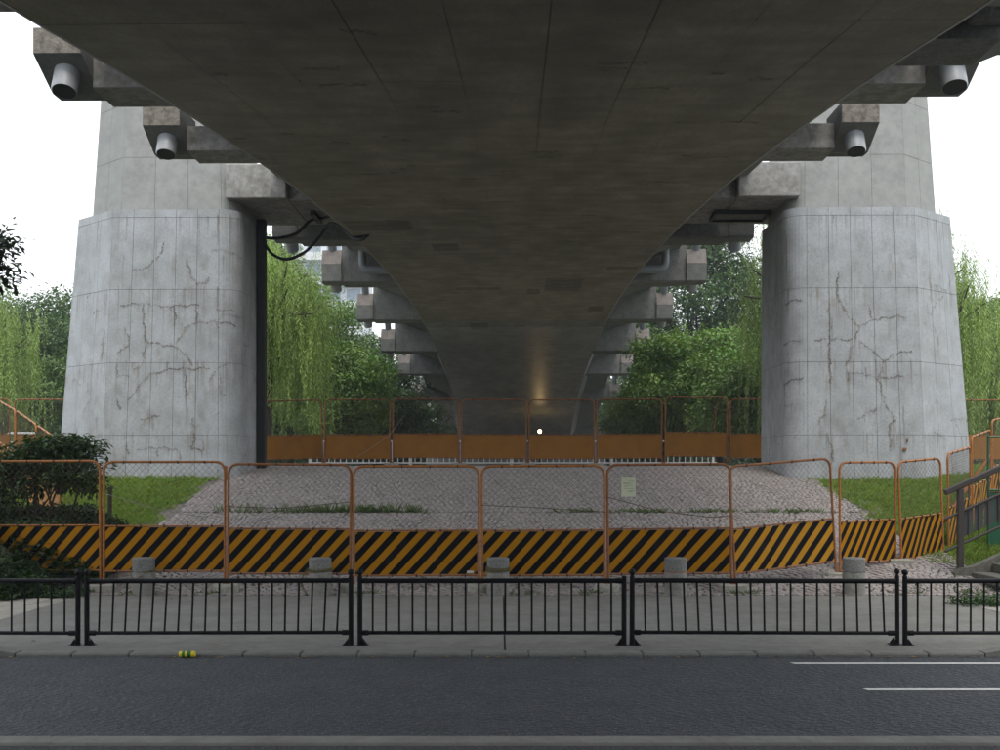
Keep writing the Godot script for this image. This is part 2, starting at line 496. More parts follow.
	sett.bx(Vector3.ZERO, Vector3(0.085, 0.07, 0.085), 0.009)
	var xf := []
	var cols := []
	var d := 18.3
	while d < 36.6:
		var x := -7.2
		while x < 8.0:
			var ph := fposmod(x + 0.25 * sin(d * 0.9), 1.5) / 1.5 - 0.5
			var dd := d - 0.55 * (ph * ph * 4.0)
			var left := -7.0 if dd < 22.5 else -6.75 - 0.25 * sin(dd * 1.7) * 0.3
			var right := 7.95 if dd < 22.5 else 7.55
			var gap := absf(dd - 24.9) < 0.035
			if dd > 18.44 and dd < 36.3 and x > left and x < right and not gap and not (absf(x) > 7.05 and dd > 29.0) and rng.randf() > 0.004:
				var slope_a := atan2(ground_y(dd + 0.1) - ground_y(dd - 0.1), 0.2)
				var turn := atan(0.55 * 8.0 * ph / 1.5) * 0.9
				var bs := Basis(Vector3.RIGHT, slope_a + rng.randf_range(-0.03, 0.03)) * Basis(Vector3.UP, -turn + rng.randf_range(-0.12, 0.12))
				bs = bs.scaled(Vector3(rng.randf_range(0.85, 1.2), 1, rng.randf_range(0.85, 1.12)))
				xf.append(Transform3D(bs, V(x + rng.randf_range(-0.01, 0.01), ground_y(dd) - 0.022 + rng.randf_range(-0.003, 0.003), dd + rng.randf_range(-0.012, 0.012))))
				var g := rng.randf_range(0.19, 0.3)
				var w := rng.randf()
				cols.append(Color(g * (1.03 + 0.14 * w), g * (0.97 + 0.02 * w), g * (0.94 - 0.03 * w)))
			x += 0.094 * rng.randf_range(0.9, 1.12)
		d += 0.092
	var st := scatter("sett", sett.mesh(), M.stone, xf, cols, slope)
	st.set_meta("kind", "stuff")
	print("ground ", Time.get_ticks_msec(), " setts ", xf.size())

# ------------------------------------------------------------------ bridge
var DECK := [[-30.0, 4.25], [-16.0, 4.3], [-6.0, 4.42], [2.0, 4.75], [6.0, 5.14], [9.19, 5.501], [11.43, 5.809], [13.10, 6.029], [15.64, 6.329], [19.36, 6.731], [23.15, 7.093], [29.42, 7.562], [37.22, 7.941], [43.5, 8.10], [49.03, 8.10], [58.46, 7.769], [70.70, 6.72], [82.91, 4.687], [90.0, 3.1]]
const BRIDGE_X := -0.163
const BRIDGE_TURN := -0.01533
const HALF := 3.8

func deck_y(d: float) -> float:   # smooth curve through the points above
	for k in DECK.size() - 1:
		if d <= DECK[k + 1][0] or k == DECK.size() - 2:
			var p0 = DECK[maxi(k - 1, 0)]; var p1 = DECK[k]; var p2 = DECK[k + 1]; var p3 = DECK[mini(k + 2, DECK.size() - 1)]
			var h: float = p2[0] - p1[0]
			var t: float = (d - p1[0]) / h
			var m1: float = (p2[1] - p0[1]) / maxf(p2[0] - p0[0], 0.01) * h
			var m2: float = (p3[1] - p1[1]) / maxf(p3[0] - p1[0], 0.01) * h
			var t2 := t * t
			var t3 := t2 * t
			return (2 * t3 - 3 * t2 + 1) * p1[1] + (t3 - 2 * t2 + t) * m1 + (-2 * t3 + 3 * t2) * p2[1] + (t3 - t2) * m2
	return 0.0

func soffit_mat() -> Array:
	var w := 512
	var h := 2048   # u across 7.6 m, v along d = 0 .. 86
	var data := mottle(w, h, 41, Color(0.25, 0.222, 0.165), [[0.006, 4, 0.9, Color(0.155, 0.135, 0.098)], [0.03, 4, 0.6, Color(0.33, 0.295, 0.225)], [0.012, 3, 0.7, Color(0.13, 0.112, 0.08)], [0.11, 3, 0.45, Color(0.17, 0.15, 0.11)]], 0.1)
	var marks := Image.create_from_data(96, 2048, false, Image.FORMAT_L8, noise_bytes(96, 2048, 44, 0.06, 4))   # board marks, drawn out across the deck
	marks.resize(w, h, Image.INTERPOLATE_CUBIC)
	var mk := marks.get_data()
	for p in w * h:
		var g := 0.87 + 0.26 * mk[p] / 255.0
		for c in 3:
			data[p * 3 + c] = mini(255, int(data[p * 3 + c] * g))
	# past mid-span the cooler light there is painted in as a greyer colour
	for j in range(int(49.5 / 86.0 * h), h):
		for i in w:
			var p := (j * w + i) * 3
			var g := (data[p] + data[p + 1] + data[p + 2]) / 3.0
			data[p] = int(lerpf(data[p], g * 1.05, 0.75)); data[p + 1] = int(lerpf(data[p + 1], g * 1.09, 0.75)); data[p + 2] = int(lerpf(data[p + 2], g * 1.06, 0.75))
	var r := RandomNumberGenerator.new()
	r.seed = 77
	var dark := srgb(Color(0.06, 0.053, 0.04))
	# repair patches, as they lie: [u0, u1, d0, d1]
	for a in [[-0.49, -0.30, 25.95, 27.6], [-0.36, -0.29, 25.79, 27.11], [-0.27, -0.18, 30.07, 31.37], [0.14, 0.30, 37.9, 41.1], [0.06, 0.12, 40.60, 42.00], [-0.26, -0.06, 40.2, 40.8], [0.37, 0.49, 35.0, 35.7], [-0.25, -0.15, 50.2, 52.0], [0.38, 0.46, 45.6, 47.0]]:
		for j in range(int(a[2] / 86.0 * h), int(a[3] / 86.0 * h) + 1):
			for i in range(int((a[0] + 0.5) * w), int((a[1] + 0.5) * w)):
				var p := (j * w + i) * 3
				var k := 0.6
				if sin(j * 0.9) + sin(i * 0.05 + j * 0.3) > 1.15: k = 0.2
				for c in 3:
					data[p + c] = int(lerpf(data[p + c], dark[c] * 255.0, k))
	# damp streaks and honeycombing, long across the deck
	var spots := [[-0.26, -0.21, 11.7], [-0.32, -0.29, 16.4], [-0.32, -0.29, 19.5], [-0.41, -0.31, 18.3], [-0.36, -0.27, 19.5], [0.37, 0.44, 17.9], [0.33, 0.41, 20.6], [-0.01, 0.06, 26.5], [0.14, 0.22, 27.2], [-0.18, -0.10, 24.0], [-0.09, 0.03, 26.8], [-0.39, -0.36, 32.0], [0.03, 0.11, 48.0]]
	for k in 120:
		var u := r.randf_range(-0.5, 0.45)
		spots.append([u, u + r.randf_range(0.01, 0.07), r.randf_range(9.0, 70.0)])
	for s in spots:
		var n := 16
		for k in n:
			var u: float = lerpf(s[0], s[1], (k + 0.5) / n) + 0.5
			dab(data, w, h, u * w, (s[2] + r.randfn(0.0, 0.045)) / 86.0 * h, (s[1] - s[0]) * w * r.randf_range(0.03, 0.12) + 0.8, r.randf_range(0.6, 1.5), dark, r.randf_range(0.2, 0.75))
	var m := StandardMaterial3D.new()
	m.albedo_texture = to_tex(data, w, h)
	m.roughness = 0.6
	m.cull_mode = BaseMaterial3D.CULL_DISABLED
	var coated: StandardMaterial3D = m.duplicate()   # the far segments carry a smooth sealing coat
	coated.roughness = 0.42
	return [m, coated]

# one cable bracket; d0 = its front, yb = underside, near: cable runs up away from the camera
func bracket(deck: Node3D, s: float, d0: float, yb: float, near: bool, pipes := true) -> void:
	var b := MB.new()
	var u := V(0, 0, 1)
	var tip: PackedVector2Array
	var arm: PackedVector2Array
	if near:
		tip = PackedVector2Array([Vector2(0.0, 0.71), Vector2(0.0, 0.34), Vector2(0.62, 0.04), Vector2(0.72, 0.0), Vector2(1.05, 0.0), Vector2(1.05, 0.71)])
		arm = PackedVector2Array([Vector2(0.48, 0.47), Vector2(0.48, 0.02), Vector2(0.52, 0.0), Vector2(1.36, 0.0), Vector2(1.36, 0.47)])
	else:
		tip = PackedVector2Array([Vector2(0.0, 0.62), Vector2(0.06, 0.06), Vector2(0.14, 0.0), Vector2(0.75, 0.0), Vector2(1.3, 0.5), Vector2(1.3, 1.15), Vector2(0.22, 1.15)])
		arm = PackedVector2Array([Vector2(0.16, 1.62), Vector2(0.16, 0.06), Vector2(0.24, 0.0), Vector2(1.2, 0.0), Vector2(1.2, 1.62)])
	b.prism(arm, V(s * 3.7, yb, d0), u, Vector3.UP, Vector3(s * (5.98 - 3.7), 0, 0))
	var o := build("bracket", b, M.concrete if near else M.bracket, deck)  # far arms get a darker concrete, their shade put into the colour
	var tb := MB.new()
	tb.prism(tip, V(s * 5.975, yb, d0), u, Vector3.UP, Vector3(s * 0.68, 0, 0))
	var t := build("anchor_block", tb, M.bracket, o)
	if near:   # weathered face above the anchorage
		var fb := MB.new()
		fb.box(Transform3D(Basis(), V(s * 6.315, yb + 0.525, d0 - 0.006)), Vector3(0.672, 0.36, 0.012), 0.004)
		build("weathered_face", fb, M.stained, o)
	else:
		var fb := MB.new()
		var e := Vector3(0, 0.53, -0.22).normalized()
		var nrm := Vector3(0, 0.22, 0.53).normalized()
		fb.box(Transform3D(Basis(Vector3.RIGHT, e, nrm), V(s * 6.315, yb + 0.885, d0 + 0.11) + nrm * 0.006), Vector3(0.676, 0.565, 0.012), 0.004)
		build("weathered_face", fb, M.pinkish, o)
	if not pipes:
		return
	var ax := V(0, 0.92, 0.39) if near else V(0, 0.80, -0.60)   # up along the stay
	ax = ax.normalized()
	var c := V(s * 6.29, yb + 0.20, d0 + 0.33) if near else V(s * 6.315, yb + 0.16, d0 + 1.05)
	var lb := MB.new()
	var low: Vector3 = c - ax * (0.36 if near else 0.34)
	lb.tube([low, low + ax * 0.02, c + ax * 0.2], [0.165, 0.18, 0.18], 24, false)
	build("anchor_pipe", lb, M.steel, o)
	var cb := MB.new()
	cb.tube([low + ax * 0.012, low + ax * 0.03], 0.172, 24)
	build("anchor_cap", cb, M.cap, o)
	var top: Vector3 = c + ax * (0.9 if near else 1.95)
	var gb := MB.new()
	gb.tube([c + ax * 0.5, top], 0.15, 16)
	build("guide_pipe", gb, M.drain, o)
	var sb := MB.new()   # the stay itself, up to the tower
	var far_end := V(s * 7.9, yb + 18.0 + absf(d0 - 30.6) * 0.12, 30.6 + (-0.6 if near else 0.6))
	sb.tube([top - ax * 0.05, far_end], 0.055, 8, false)
	build("stay_cable", sb, M.drain, o)

func make_bridge() -> void:
	var deck := thing("bridge_deck", "dark arching underside of the concrete bridge girder overhead", "bridge", Vector3(BRIDGE_X, 0, 0), BRIDGE_TURN)
	var ds := frange(-30.0, 88.0, 1.0)
	# girder body: webs leaning out, cantilever slab
	var b := MB.new()
	var prof := [Vector2(HALF, 0.05), Vector2(HALF + 0.05, 0.1), Vector2(HALF + 0.50, 1.05), Vector2(5.55, 1.5), Vector2(5.75, 1.55), Vector2(5.75, 1.9)]
	for k in ds.size() - 1:
		var ya := deck_y(ds[k]); var yb := deck_y(ds[k + 1])
		var da: float = ds[k]; var db: float = ds[k + 1]
		for s in [-1.0, 1.0]:
			for j in prof.size() - 1:
				b.quad(V(s * prof[j].x, ya + prof[j].y, da), V(s * prof[j].x, yb + prof[j].y, db), V(s * prof[j + 1].x, yb + prof[j + 1].y, db), V(s * prof[j + 1].x, ya + prof[j + 1].y, da), Vector3(s, -0.5, 0))
		b.quad(V(-5.75, ya + 1.9, da), V(5.75, ya + 1.9, da), V(5.75, yb + 1.9, db), V(-5.75, yb + 1.9, db), Vector3.UP)
		b.quad(V(-HALF + 0.02, ya + 0.02, da), V(HALF - 0.02, ya + 0.02, da), V(HALF - 0.02, yb + 0.02, db), V(-HALF + 0.02, yb + 0.02, db), Vector3.DOWN)
	var pe := PackedVector2Array()
	for p in prof: pe.append(p)
	for k in prof.size(): pe.append(Vector2(-prof[prof.size() - 1 - k].x, prof[prof.size() - 1 - k].y))
	for e in [-30.0, 88.0]:
		b.prism(pe, V(0, deck_y(e), e), Vector3.RIGHT, Vector3.UP, V(0, 0, 0.05))
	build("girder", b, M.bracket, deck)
	# chamfer along both soffit edges, light on it painted as paler concrete
	for s in [-1.0, 1.0]:
		var eb := MB.new()
		for k in ds.size() - 1:
			var ya := deck_y(ds[k]); var yb := deck_y(ds[k + 1])
			var q := [Vector2(HALF - 0.035, 0.0), Vector2(HALF + 0.03, 0.02), Vector2(HALF + 0.06, 0.1)]
			for j in 2:
				eb.quad(V(s * q[j].x, ya + q[j].y, ds[k]), V(s * q[j].x, yb + q[j].y, ds[k + 1]), V(s * q[j + 1].x, yb + q[j + 1].y, ds[k + 1]), V(s * q[j + 1].x, ya + q[j + 1].y, ds[k]), Vector3(s, -1, 0))
		build("lit_edge_chamfer", eb, M.concrete, deck)
	# soffit: formwork panels with fine joints
	var sm := soffit_mat()
	var cols := 9
	var rows := frange(2.0, 86.0, 2.6)
	for r in rows.size() - 1:
		var off := 0.0
		for c in cols:
			var u0 := -0.5 + float(c) / cols
			var u1 := u0 + 1.0 / cols
			var pb := MB.new()
			var w := HALF * 2.0 - 0.08
			var g := 0.0028
			var d0: float = rows[r] + 0.001
			var d1: float = rows[r + 1] - 0.001
			var step := rng.randf_range(-0.0015, 0.0015)
			for k in 3:
				var da := lerpf(d0, d1, k / 3.0); var db := lerpf(d0, d1, (k + 1) / 3.0)
				pb.quad(V(u0 * w + g, deck_y(da) + step, da), V(u1 * w - g, deck_y(da) + step, da), V(u1 * w - g, deck_y(db) + step, db), V(u0 * w + g, deck_y(db) + step, db), Vector3.DOWN,
					Vector2(u0 + 0.5, da / 86.0), Vector2(u1 + 0.5, da / 86.0), Vector2(u1 + 0.5, db / 86.0), Vector2(u0 + 0.5, db / 86.0))
			for e in [[d0, d0], [d1, d1]]:
				pb.quad(V(u0 * w + g, deck_y(e[0]) + step, e[0]), V(u1 * w - g, deck_y(e[0]) + step, e[0]), V(u1 * w - g, deck_y(e[0]) + 0.02, e[0]), V(u0 * w + g, deck_y(e[0]) + 0.02, e[0]), null,
					Vector2(u0 + 0.5, e[0] / 86.0), Vector2(u1 + 0.5, e[0] / 86.0), Vector2(u1 + 0.5, e[0] / 86.0), Vector2(u0 + 0.5, e[0] / 86.0))
			build("soffit_panel", pb, sm[1] if d0 > 49.5 else sm[0], deck)
	# brackets
	for s in [-1.0, 1.0]:
		bracket(deck, s, 11.6, 6.90, true)
		bracket(deck, s, 16.76, 7.43, true)
		bracket(deck, s, 21.68, 7.83, true)
		bracket(deck, s, 33.1, 8.33, false)
		bracket(deck, s, 41.45, 8.42, false)
		bracket(deck, s, 50.51, 8.24, false)
		bracket(deck, s, 59.33, 7.78, false)
		bracket(deck, s, 67.91, 7.34, false)
		bracket(deck, s, 76.9, 6.33, false)
		# drain pipe coming down and turning in under the fourth bracket
		var db := MB.new()
		var pts := [V(s * 5.2, 9.75, 41.2), V(s * 5.2, 9.1, 41.2)]
		for k in 5:
			var a := PI / 2 * k / 4.0
			pts.append(V(s * (4.95 + 0.25 * cos(a)), 9.05 - 0.25 * sin(a), 41.2))
		pts.append(V(s * 3.6, 8.78, 41.2))
		db.tube(pts, 0.14, 14)
		build("drain_pipe", db, M.drain, deck)
	# second crossing beam ahead of the first bracket pair on the right
	var xb := MB.new()
	xb.prism(PackedVector2Array([Vector2(3.7, 0.0), Vector2(5.55, 0.0), Vector2(5.85, 0.12), Vector2(6.4, 0.12), Vector2(6.4, 0.75), Vector2(3.7, 0.75)]), V(0, 6.73, 13.45), Vector3.RIGHT, Vector3.UP, V(0, 0, 0.9))
	xb.box(Transform3D(Basis(), V(5.35, 7.12, 13.35)), Vector3(0.42, 0.5, 0.3), 0.02)
	build("inspection_beam", xb, M.bracket, deck)
	# cross beams joining the deck to the two tower legs
	for s in [-1.0, 1.0]:
		var cb := MB.new()
		cb.box(Transform3D(Basis(), V(s * 6.25, 8.98, 30.85)), Vector3(1.5, 0.84, 3.3), 0.025)
		cb.box(Transform3D(Basis(), V(s * 4.6, 8.985, 30.98)), Vector3(1.8, 0.81, 3.0), 0.02)
		var cbo := build("cross_beam", cb, M.concrete, deck)
		if s > 0:
			var hb := MB.new()
			hb.box(Transform3D(Basis(), V(5.9, 8.52, 31.2)), Vector3(1.3, 0.03, 0.9), 0.01)
			build("access_hatch", hb, M.bracket, cbo)
			var fb := MB.new()
			for e in [[5.9, 30.72, 1.42, 0.06], [5.9, 31.68, 1.42, 0.06], [5.22, 31.2, 0.06, 0.9], [6.58, 31.2, 0.06, 0.9]]:
				fb.bx(V(e[0], 8.5, e[1]), Vector3(e[2], 0.1, e[3]))
			build("hatch_frame", fb, M.cap, cbo)
		else:
			var fb := MB.new()
			fb.bx(V(-5.1, 8.5, 31.2), Vector3(0.14, 0.1, 1.1))
			build("cable_tray", fb, M.cap, cbo)
	# far abutment that the deck lands on
	var ab := MB.new()
	ab.box(Transform3D(Basis(), V(0, 2.0, 88.0)), Vector3(13, 6, 2.0), 0.05)
	build("abutment", ab, M.bracket, deck)
	ab = MB.new()   # unseen landing behind the viewpoint, added to shade the near side
	ab.box(Transform3D(Basis(), V(0, 2.3, -13.0)), Vector3(13, 4.7, 2.0), 0.05)
	build("abutment", ab, M.concrete, deck)
	print("bridge ", Time.get_ticks_msec())

# tower leg: section keys (distance out from the bridge axis, d ahead) as the height fraction t grows
func leg_keys(t: float, up: bool) -> Array:
	# [inner, radius, front, rear, front-outer, outer, corner front, corner rear]
	var a := [6.65, 0.48, 29.0, 32.2, 9.97, 11.58, 30.3, 30.9]
	var b := [6.65, 0.48, 29.12, 32.08, 9.72, 11.0, 30.3, 30.9]
	if up:
		a = [6.75, 0.40, 29.42, 31.8, 9.62, 10.68, 30.4, 30.8]
		b = [6.95, 0.40, 29.75, 31.5, 9.1, 9.6, 30.45, 30.75]
	var r := []
	for k in 8:
		r.append(lerpf(a[k], b[k], t))
	return r

# facets round the section: list of [columns, function points]
func leg_point(f: int, q: float, t: float, up: bool) -> Vector2:
	var k := leg_keys(t, up)
	match f:
		0: return Vector2(k[0], lerpf(k[3], k[2] + k[1], q))
		1:
			var a := q * PI / 2
			return Vector2(k[0] + k[1] - k[1] * cos(a), k[2] + k[1] - k[1] * sin(a))
		2: return Vector2(lerpf(k[0] + k[1], k[4], q), k[2])
		3: return Vector2(lerpf(k[4], k[5], q), lerpf(k[2], k[6], q))
		4: return Vector2(k[5], lerpf(k[6], k[7], q))
		5: return Vector2(lerpf(k[5], k[4], q), lerpf(k[7], k[3], q))
		_: return Vector2(lerpf(k[4], k[0], q), k[3])

func leg_mat(seed_: int, cracks: Array, shift: float, col_len: Array) -> StandardMaterial3D:
	var w := 1536
	var h := 768
	var total: float = col_len[col_len.size() - 1]
	var data := mottle(w, h, seed_, Color(0.43, 0.455, 0.48), [[0.006, 4, 0.75, Color(0.32, 0.34, 0.355)], [0.03, 4, 0.6, Color(0.48, 0.495, 0.505)], [0.012, 5, 0.6, Color(0.26, 0.265, 0.26)], [0.1, 3, 0.35, Color(0.25, 0.255, 0.25)]], 0.1)
	var r := RandomNumberGenerator.new()
	r.seed = seed_
	var pu := w / total
	var pv := h / 7.0   # v: y = 8.3 at the top down to 1.3
	var crack := srgb(Color(0.085, 0.08, 0.072))
	var rust := srgb(Color(0.19, 0.165, 0.13))
	var pale := srgb(Color(0.56, 0.57, 0.57))
	# water streaks hanging from the top and from the joints
	for k in 560:
		var x := r.randf() * w
		var y0: float = [0.22, 1.98, 3.77, 5.53, r.randf() * 6.0][r.randi() % 5] * pv
		var len_ := r.randf_range(0.15, 1.1) * pv
		var cc: Color = rust if r.randf() < 0.55 else (pale if r.randf() < 0.6 else crack)
		var wd := r.randf_range(1.0, 4.5)
		var op := r.randf_range(0.08, 0.3)
		for j in 10:
			dab(data, w, h, x + r.randf_range(-1, 1), y0 + len_ * j / 10.0, wd, len_ * 0.12, cc, op * (1.0 - j / 11.0))
	for k in 110:
		var x := r.randf() * w
		var y := r.randf_range(0.1, 0.95) * h
		for j in 14:
			dab(data, w, h, x + r.randfn(0, 16), y + r.randfn(0, 30), r.randf_range(3, 12), r.randf_range(5, 26), rust if k % 3 else pale, 0.09)
	# air holes
	for k in 1500:
		dab(data, w, h, r.randf() * w, r.randf() * h, r.randf_range(0.7, 1.5), r.randf_range(0.7, 1.6), crack, r.randf_range(0.3, 0.8))
	# cracks: those of the photograph on the front, smaller ones on the other faces
	var all := []
	for c in cracks:
		var line := []
		for p in c:
			line.append(Vector2((col_len[2] + p[0] + shift) * pu, (8.3 - p[1]) * pv))
		all.append([line, 1.0])
	for k in 45:
		var x := r.randf_range(col_len[3], total) * pu if r.randf() < 0.75 else r.randf_range(0.2, col_len[2]) * pu
		var y := r.randf_range(0.8, 6.2) * pv
		var line := [Vector2(x, y)]
		var a := r.randf_range(-0.5, 0.5) + (PI / 2 if r.randf() < 0.45 else 0.0)
		for j in r.randi_range(3, 8):
			a += r.randf_range(-0.6, 0.6)
			x += cos(a) * 14.0; y += sin(a) * 14.0
			line.append(Vector2(x, y))
		all.append([line, 0.38])
	for e in all:
		var line = e[0]
		for s in line.size() - 1:
			var p: Vector2 = line[s]; var q: Vector2 = line[s + 1]
			var n := int(p.distance_to(q) / 1.2) + 1
			var thick := r.randf_range(0.3, 0.8)
			for k in n:
				var t := float(k) / n
				var x := lerpf(p.x, q.x, t) + sin(k * 0.21 + s) * 2.4 + sin(k * 0.83 + s) * 1.2 + r.randf_range(-0.8, 0.8)
				var y := lerpf(p.y, q.y, t) + sin(k * 0.17 + s * 2.0) * 2.4 + sin(k * 0.71) * 1.2 + r.randf_range(-0.8, 0.8)
				thick = clampf(thick + r.randf_range(-0.2, 0.2), 0.1, 1.1)
				dab(data, w, h, x, y, thick + 0.75, thick + 0.75, crack, (0.75 if r.randf() < 0.75 else 0.2) * e[1])
				if r.randf() < 0.35:
					dab(data, w, h, x + r.randf_range(-3, 3), y + r.randf_range(-2, 5), r.randf_range(2, 6), r.randf_range(2, 7), rust, 0.13 * e[1])
				if r.randf() < 0.05:   # water marks running down from the crack
					var len_ := r.randf_range(10, 90)
					var wd := r.randf_range(1.2, 3.5)
					for j in 9:
						dab(data, w, h, x + r.randf_range(-0.7, 0.7), y + len_ * j / 9.0, wd, len_ * 0.14, rust, 0.2 * (1.0 - j / 10.0))
				if r.randf() < 0.02:
					dab(data, w, h, x, y, r.randf_range(1.5, 3.5), r.randf_range(1.5, 3.5), crack, 0.6)
	var m := StandardMaterial3D.new()
	m.albedo_texture = to_tex(data, w, h)
	m.roughness = 0.85
	m.cull_mode = BaseMaterial3D.CULL_DISABLED
	return m

func leg_patch(s: float, f: int, q0: float, q1: float, y0: float, y1: float, ya: float, yb: float, up: bool, gap: float, out: float, u0: float, u1: float, n: int, rim: bool) -> MB:
	var b := MB.new()
	var pts := []
	for k in n + 1:
		var q := lerpf(q0, q1, float(k) / n)
		var row := []
		for y in [y0, y1]:
			var t: float = (y - ya) / (yb - ya)
			var p := leg_point(f, q, t, up)
			var e := leg_point(f, minf(q + 0.01, 1.0), t, up) - leg_point(f, maxf(q - 0.01, 0.0), t, up)
			e = e.normalized()
			var nn := Vector2(-e.y, e.x) * -1.0
			if f == 0: nn = Vector2(-1, 0)
			elif f == 2: nn = Vector2(0, -1)
			elif f == 4: nn = Vector2(1, 0)
			elif f == 6: nn = Vector2(0, 1)
			elif f == 1: nn = Vector2(-cos(q * PI / 2), -sin(q * PI / 2))
			elif f == 3: nn = Vector2(e.y, -e.x) if Vector2(e.y, -e.x).x > 0 else Vector2(-e.y, e.x)
			elif f == 5: nn = Vector2(e.y, -e.x) if Vector2(e.y, -e.x).x > 0 else Vector2(-e.y, e.x)
			var tn := e
			var g := 0.0
			if k == 0: g = gap
			elif k == n: g = -gap
			p += nn * out + tn * g
			row.append([V(s * p.x, y + (gap if y == y0 else -gap), p.y), Vector3(s * nn.x, 0, -nn.y)])
		pts.append(row)
	for k in n:
		var a = pts[k][0]; var c = pts[k][1]; var d = pts[k + 1][0]; var e = pts[k + 1][1]
		var ua := lerpf(u0, u1, float(k) / n); var ub := lerpf(u0, u1, float(k + 1) / n)
		var v0 := (8.3 - y0) / 7.0; var v1 := (8.3 - y1) / 7.0
		b.tri(a[0], d[0], e[0], a[1], Vector2(ua, v0), Vector2(ub, v0), Vector2(ub, v1))
		b.tri(a[0], e[0], c[0], a[1], Vector2(ua, v0), Vector2(ub, v1), Vector2(ua, v1))
		if rim:
			var uu := Vector2(ua, v0)
			b.quad(a[0], d[0], d[0] - d[1] * 0.02, a[0] - a[1] * 0.02, Vector3.DOWN, uu, uu, uu, uu)
			b.quad(c[0], e[0], e[0] - e[1] * 0.02, c[0] - c[1] * 0.02, Vector3.UP, uu, uu, uu, uu)
	if rim:
		for e in [pts[0], pts[n]]:
			var uu := Vector2(u0 if e == pts[0] else u1, (8.3 - y0) / 7.0)
			b.quad(e[0][0], e[1][0], e[1][0] - e[1][1] * 0.02, e[0][0] - e[0][1] * 0.02, null, uu, uu, uu, uu)
	return b

func make_leg(s: float, label: String, cracks: Array, shift: float, seed_: int) -> void:
	var leg := thing("bridge_tower_leg", label, "bridge pier", Vector3(BRIDGE_X, 0, 0), BRIDGE_TURN, "tower legs either side of the deck")
	var ncol := [4, 1, 5, 3, 1, 3, 5]
	var acc := [0.0]
	for f in 7:
		var l := 0.0
		for k in 8:
			l += leg_point(f, k / 8.0, 0.0, false).distance_to(leg_point(f, (k + 1) / 8.0, 0.0, false))
		acc.append(acc[f] + l)
	var total: float = acc[7]
	var m := leg_mat(seed_, cracks, shift, acc)
	var ys := [1.3, 2.77, 4.53, 6.32, 8.08, 8.28]
	for part_up in [false, true]:
		var ya := 8.28 if part_up else 1.3
		var yb := 24.0 if part_up else 8.28
		var rows: Array = [8.28, 9.63, 10.98, 12.33] if part_up else ys
		var core := MB.new()
		for f in 7:
			var q := leg_patch(s, f, 0, 1, ya + 0.002, yb - 0.002, ya, yb, part_up, 0.0, -0.016, 0, 1, 6 if f == 1 else 1, false)
			core.v.append_array(q.v); core.n.append_array(q.n); core.t.append_array(q.t)
		var top := PackedVector2Array()   # top face
		for f in 7:
			for k in (6 if f == 1 else 1):
				top.append(leg_point(f, k / 6.0, 1.0, part_up))
		var ids := Geometry2D.triangulate_polygon(top)
		for k in range(0, ids.size(), 3):
			core.tri(V(s * top[ids[k]].x, yb - 0.004, top[ids[k]].y), V(s * top[ids[k + 1]].x, yb - 0.004, top[ids[k + 1]].y), V(s * top[ids[k + 2]].x, yb - 0.004, top[ids[k + 2]].y), Vector3.UP)
		build("upper_shaft" if part_up else "lower_shaft", core, M.tower if part_up else M.stair, leg)
		for f in 7:
			var nc: int = ncol[f]
			if part_up and (f == 2 or f == 6): nc = 3
			if part_up and (f == 3 or f == 5 or f == 0): nc = 2
			for c in nc:
				for r in rows.size() - 1:
					var u0: float = lerpf(acc[f], acc[f + 1], float(c) / nc) / total
					var u1: float = lerpf(acc[f], acc[f + 1], float(c + 1) / nc) / total
					var pb := leg_patch(s, f, float(c) / nc, float(c + 1) / nc, rows[r], rows[r + 1], ya, yb, part_up, 0.0042, rng.randf_range(-0.0015, 0.0015), u0, u1, 9 if f == 1 else 1, true)
					build("formwork_panel", pb, M.tower if part_up else m, leg)
	if s < 0:   # cable duct on the inner face
		var b := MB.new()
		b.box(Transform3D(Basis(), V(-6.53, 5.0, 31.2)), Vector3(0.22, 6.9, 0.24), 0.01)
		build("cable_duct", b, M.black_rubber, leg)
	else:
		for e in [[9.35, 2.72], [9.41, 2.93]]:
			var b := MB.new()
			b.bx(V(e[0] + 0.1, e[1] - 0.3, 28.99), Vector3(0.09 if e[1] < 2.8 else 0.04, 0.08, 0.03), 0.01)
			build("rust_patch", b, M.rust_old, leg)
	print("leg ", Time.get_ticks_msec())

# ------------------------------------------------------------------ fences
func mesh_wires(w: float, h: float, y0: float, pitch: float, rad: float) -> MB:
	var b := MB.new()
	for s in [-1.0, 1.0]:
		var c := -h
		while c < w:
			# line x = c + (y) if s > 0 else mirrored, clipped to the rectangle
			var xa := maxf(c, 0.0); var xb := minf(c + h, w)
			if xb > xa + 0.01:
				var ya := xa - c; var yb := xb - c
				var p := Vector3(xa if s > 0 else w - xa, y0 + ya, 0.0)
				var q := Vector3(xb if s > 0 else w - xb, y0 + yb, 0.0)
				b.tube([p + Vector3(-w * 0.5, 0, s * rad), q + Vector3(-w * 0.5, 0, s * rad)], rad, 3, false)
			c += pitch
	return b

